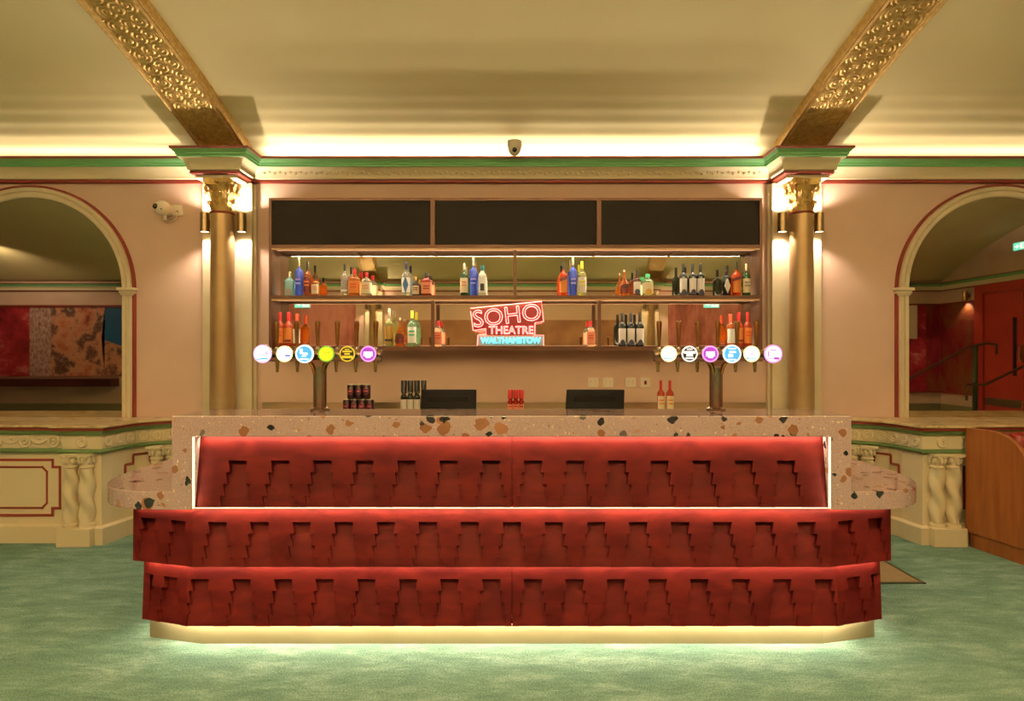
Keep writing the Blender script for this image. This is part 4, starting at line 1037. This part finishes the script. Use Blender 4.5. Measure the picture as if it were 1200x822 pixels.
# ------------------------------------------------------------------ booth seat on the right
bo = thing('booth_seat', 'wooden ended booth seat with dark red channelled leather at the right edge', 'booth', (4.4, 4.6, 0))
def bxp(y): return 3.41+(4.88-y)*.16
prof = [(4.88, .11), (4.88, .888), (4.70, .892), (4.62, .888), (4.55, .868), (4.48, .830), (4.43, .775), (4.40, .72), (4.37, .64), (4.33, .56), (4.26, .50), (4.16, .47), (4.05, .46), (4.0, .45), (3.96, .42), (3.95, .11)]
def slab(prof, th, x_in):
    mb = MB(); n = len(prof)
    mb.add([(bxp(y)+x_in, y, z) for y, z in prof]+[(bxp(y)+x_in+th, y, z) for y, z in prof],
           [tuple(range(n)), tuple(range(2*n-1, n-1, -1))]+[(i, (i+1) % n, n+(i+1) % n, n+i) for i in range(n)])
    return mb
slab(prof, .035, 0).build('end_panel', M_wood, bo, bevel=.004)
slab([(4.86, 0), (4.86, .11), (3.99, .11), (3.99, 0)], .03, .02).build('kick_board', M_wood, bo)
mb = MB(); mb.prism([(bxp(4.86)+.05, 4.86), (6.3, 4.86), (6.3, 4.02), (bxp(4.02)+.05, 4.02)], 0, .3); mb.build('base', M_wood, bo)
mb = MB(); mb.prism([(bxp(4.62)+.04, 4.62), (6.3, 4.62), (6.3, 3.98), (bxp(3.98)+.04, 3.98)], .3, .45); mb.build('seat', M_leather, bo, bevel=.03)
mb = MB(); n = 22
for k in range(n):
    x = 3.50+.13*k
    mb.lathe([(.03, .44), (.066, .47), (.07, .6), (.07, .80), (.055, .855), (.02, .875)], c=(x+.06, 4.72, 0), seg=12)
mb.box(3.52, 6.3, 4.72, 4.86, .42, .86)
mb.build('backrest', M_leather, bo, smooth=True)

# ------------------------------------------------------------------ things on the opposite side of the room (seen in the mirrors)
M_mur1 = mural('mural_dark_red', [(60, 8, 16), (140, 20, 38), (176, 40, 56), (210, 140, 130)], 1.1, (1.2, 1, 1.5), 3)
M_mur2 = mural('mural_collage', [(90, 30, 30), (196, 110, 80), (214, 150, 120), (80, 30, 36), (200, 176, 150)], 1.6, (1.4, 1, 1.2), 9)
M_mur3 = mural('mural_blue', [(20, 70, 120), (30, 96, 150)], .8, (1, 1, 1), 5)
M_mur4 = mural('mural_white_speckle', [(120, 30, 44), (220, 190, 180)], 9, (2, 1, 1), 2)
M_pink = mural('mural_pink', [(196, 120, 110), (206, 134, 122), (168, 92, 84), (120, 62, 52)], .9, (1.6, 1, .5), 4)
M_mur5 = mural('mural_wine', [(90, 10, 24), (130, 16, 34), (130, 80, 40), (120, 44, 100)], .9, (2.6, 1, .6), 6)
yw = YF+.003
t = thing('mural', 'wide abstract mural in red, terracotta and blue seen in the left arched mirror', 'mural', (-10.8, yw, 1.6))
D_ = 15.55
def RX_(px): return X(px, D_)
mb = MB(); mb.box(-12.95, RX_(35), yw, yw+.03, .85, 2.5); mb.build('red_field', M_mur1, t)
mb = MB(); mb.box(RX_(35), RX_(60), yw, yw+.031, .85, 2.5); mb.build('speckled_field', M_mur4, t)
mb = MB(); mb.box(RX_(60), RX_(123), yw, yw+.03, .85, 2.5); mb.build('collage_field', M_mur2, t)
mb = MB(); mb.prism([(RX_(123), 2.5), (RX_(119), 1.75), (RX_(146), 1.55), (RX_(158), 1.5), (RX_(158), 2.5)], yw, yw+.03, 'y'); mb.build('blue_field', M_mur3, t)
mb = MB(); mb.prism([(RX_(119), 1.75), (RX_(123), .85), (RX_(158), .85), (RX_(158), 1.5), (RX_(146), 1.55)], yw, yw+.03, 'y'); mb.build('lower_field', M_mur2, t)
mb = MB(); mb.box(-12.95, RX_(158), yw, yw+.05, 2.5, 2.56); mb.build('top_rail', M_red, t)
t = thing('wall_bench', 'long ledge below the mural in the left arched mirror, coloured dark as shadow', 'ledge', (-10.8, yw+.2, .55))
mb = MB(); mb.box(-12.9, RX_(139), yw, yw+.35, .62, .80); mb.build('ledge', mat('shaded_ledge', (70, 24, 20), .4), t)  # dark colour stands in for the shadow at this ledge
for (a, b, lab) in ((-5.6, -3.75, 'pink mural panel seen in the bar mirror left of the neon sign'), (3.75, 5.9, 'pink mural panel seen in the bar mirror right of the neon sign')):
    mb = MB(); mb.box(a, b, yw, yw+.03, .8, 2.6); tag(mb.build('mural', M_pink), lab, 'mural', 'murals on the opposite wall')
mb = MB(); mb.box(-2.7, 2.7, yw, yw+.03, .9, 2.2); tag(mb.build('mural', mat('tan_board', (176, 128, 96), .5, var=(150, 100, 74), scale=2)), 'tan panel with brown borders seen in the mirror behind the neon sign', 'mural', 'murals on the opposite wall')
t = thing('mural', 'dark wine-red mural in the corner seen in the right arched mirror', 'mural', (9.9, yw, 1.5))
mb = MB(); mb.box(7.4, 9.92, yw, yw+.03, .5, 2.55); mb.build('speckled_field', M_mur1, t)
mb = MB(); mb.box(9.92, XR-.035, yw, yw+.03, .5, 2.55); mb.build('dark_field', M_mur5, t)
mb = MB(); mb.box(XR-.033, XR-.003, yw+.03, -3.42, .5, 2.55); mb.build('side_field', M_mur5, t)
mb = MB(); mb.box(7.4, XR-.03, yw+.03, yw+.05, 2.55, 2.59); mb.box(XR-.05, XR-.003, yw+.03, -3.42, 2.55, 2.59); mb.box(7.4, XR-.03, yw+.03, yw+.06, .46, .5); mb.box(XR-.06, XR-.003, yw+.03, -3.42, .46, .5)
mb.build('border', M_red, t)
mb = MB(); mb.box(-13, XR, yw, yw+.02, 0, .2); mb.build('baseboard_front', M_skirt, kind='structure')
mb = MB(); mb.box(XR-.02, XR, yw+.02, -3.4, 0, .2); mb.build('baseboard_right', M_skirt, kind='structure')
# red double door on the right wall
mb = MB(); mb.box(XR-.06, XR, -3.40, -3.12, 0, 2.9); mb.box(XR-.06, XR, -.9, -.62, 0, 2.9); mb.box(XR-.06, XR, -3.12, -.9, 2.72, 2.9)
mb.box(XR-.09, XR-.06, -3.16, -3.10, 0, 2.75); mb.box(XR-.09, XR-.06, -.92, -.86, 0, 2.75); mb.box(XR-.09, XR-.06, -3.1, -.92, 2.70, 2.76)
fr = mb.build('door_1', M_doorred, kind='structure')
for (a, b) in ((-3.10, -2.02), (-2.0, -.92)):
    mb = MB(); mb.box(XR-.05, XR-.01, a, b, .02, 2.70); lf = mb.build('door_leaf', M_doorred, fr)
    k = b-.22 if a < -3 else a+.22
    mb = MB(); mb.box(XR-.056, XR-.048, k-.05, k+.05, .95, 2.15); mb.build('vision_glass', mat('dark_glass', (40, 42, 60), .1), lf)
    mb = MB(); mb.box(XR-.056, XR-.05, a+.03, b-.03, .3, .46); mb.build('kick_plate', M_steel, lf)
    kk = b-.06 if a < -3 else a+.06
    mb = MB(); mb.box(XR-.058, XR-.05, kk-.04, kk+.04, 1.25, 1.6); mb.tube([(XR-.09, kk, 1.3), (XR-.09, kk, 1.55)], .01); mb.build('door_handle', M_steel, lf)
# handrail
t = thing('handrail', 'stair handrail with dark green post in front of the red door', 'handrail', (8.5, -1.0, 0))
mb = MB(); mb.tube([(8.55, -1.0, 0), (8.55, -1.0, 1.56)], .045, seg=12); mb.build('post', M_darkgreen, t, smooth=True)
mb = MB(); mb.tube([(7.3, -1.0, .93), (8.45, -1.0, 1.54), (8.75, -1.0, 1.60), (8.95, -1.0, 1.58), (8.95, -1, 1.4)], .024, seg=10)
mb.tube([(8.36, -.95, .55), (8.36, -.95, .84), (8.7, -.95, .84), (9.4, -.9, 1.2), (10.1, -.9, 1.5)], .024, seg=10)
mb.build('rail', M_bronze, t, smooth=True)
t = thing('wall_lamp', 'small wall lamp beside the red door seen in the right arched mirror', 'wall lamp', (XR, -3.62, 2.6))
mb = MB(); mb.lathe([(.05, 2.6), (.05, 2.8)], c=(XR-.1, -3.62, 0), seg=16); mb.box(XR-.06, XR, -3.65, -3.59, 2.66, 2.74); mb.build('lamp_body', M_brass, t)
spot('down_light', (-.1, 0, 2.59-2.6), (0, 0, 0), 30, WARM2, 110, .5, .02, t)
# notice boards and exit signs
mb = MB(); mb.box(9.44, 9.70, yw+.034, yw+.05, 1.75, 2.55); tag(mb.build('notice_sheet', M_plastic), 'pale notice sheet on the dark red mural in the right arched mirror', 'notice')
M_exit = mat('exit_green', (100, 220, 200), .4, emit=(110, 232, 212), estr=1.6); M_exw = mat('exit_white', (240, 255, 250), .4, emit=(235, 255, 248), estr=2.0)
def exit_sign(loc, rz, label):
    t = thing('exit_sign', label, 'exit sign', loc, 'illuminated exit signs', rz)
    mb = MB(); mb.box(-.19, .19, 0, .05, -.085, .085); mb.build('housing', M_plastic, t, local=True)
    mb = MB(); mb.box(-.18, .18, .05, .054, -.075, .075); mb.build('green_face', M_exit, t, local=True)
    mb = MB(); mb.box(.0, .16, .054, .056, -.055, .055)
    for p in ([(-.15, -.012), (-.09, -.012), (-.09, -.045), (-.03, 0), (-.09, .045), (-.09, .012), (-.15, .012)],): mb.prism(p, .054, .056, 'y')
    mb.build('pictogram', M_exw, t, local=True)
    mb = MB(); mb.prism([(.05, -.05), (.065, -.05), (.08, -.015), (.10, -.045), (.115, -.04), (.095, .0), (.10, .02), (.12, .015), (.12, .022), (.085, .035), (.06, .025), (.055, .005), (.07, .0)], .056, .0565, 'y')
    mb.ball((.09, .0565, .043), .009, seg=8, sy=.05); mb.build('running_figure', M_exit, t, local=True)
exit_sign((RX_(355), yw+.0, Z(357, D_)), 0, 'glowing green exit sign seen in the mirror at the left end of the shelving')
exit_sign((RX_(833), yw+.0, Z(357, D_)), 0, 'glowing green exit sign seen in the mirror at the right end of the shelving')
exit_sign((XR, -2.1, Z(289, 13.15)), PI/2, 'glowing green exit sign above the red door in the right arched mirror')
t = thing('ceiling_spotlight', 'small white spotlight on the ceiling seen in the left arched mirror', 'spotlight', (-6.0, 3.0, vault_z(3.0)))
mb = MB(); mb.box(-.35, .25, -.02, .02, -.03, 0); mb.build('track', M_plastic, t, local=True)
mb = MB(); mb.tube([(.1, 0, -.03), (.1, 0, -.08)], .012); mb.tube([(.18, -.02, -.13), (.02, .02, -.08)], .045, seg=14); mb.build('lamp_head', M_plastic, t, local=True, smooth=True)

t = thing('picture_light', 'spotlight on the ceiling washing the mural in the left arched mirror', 'spotlight', (-11.2, -2.6, vault_z(-2.6)))
mb = MB(); mb.tube([(0, 0, 0), (0, 0, -.12)], .012); mb.tube([(0, .05, -.10), (0, -.10, -.19)], .045, seg=14); mb.build('lamp_head', M_plastic, t, local=True, smooth=True)
spot('mural_light', (0, -.13, -.2), (math.radians(-48), 0, 0), 90, WARM2, 120, .7, .04, t)
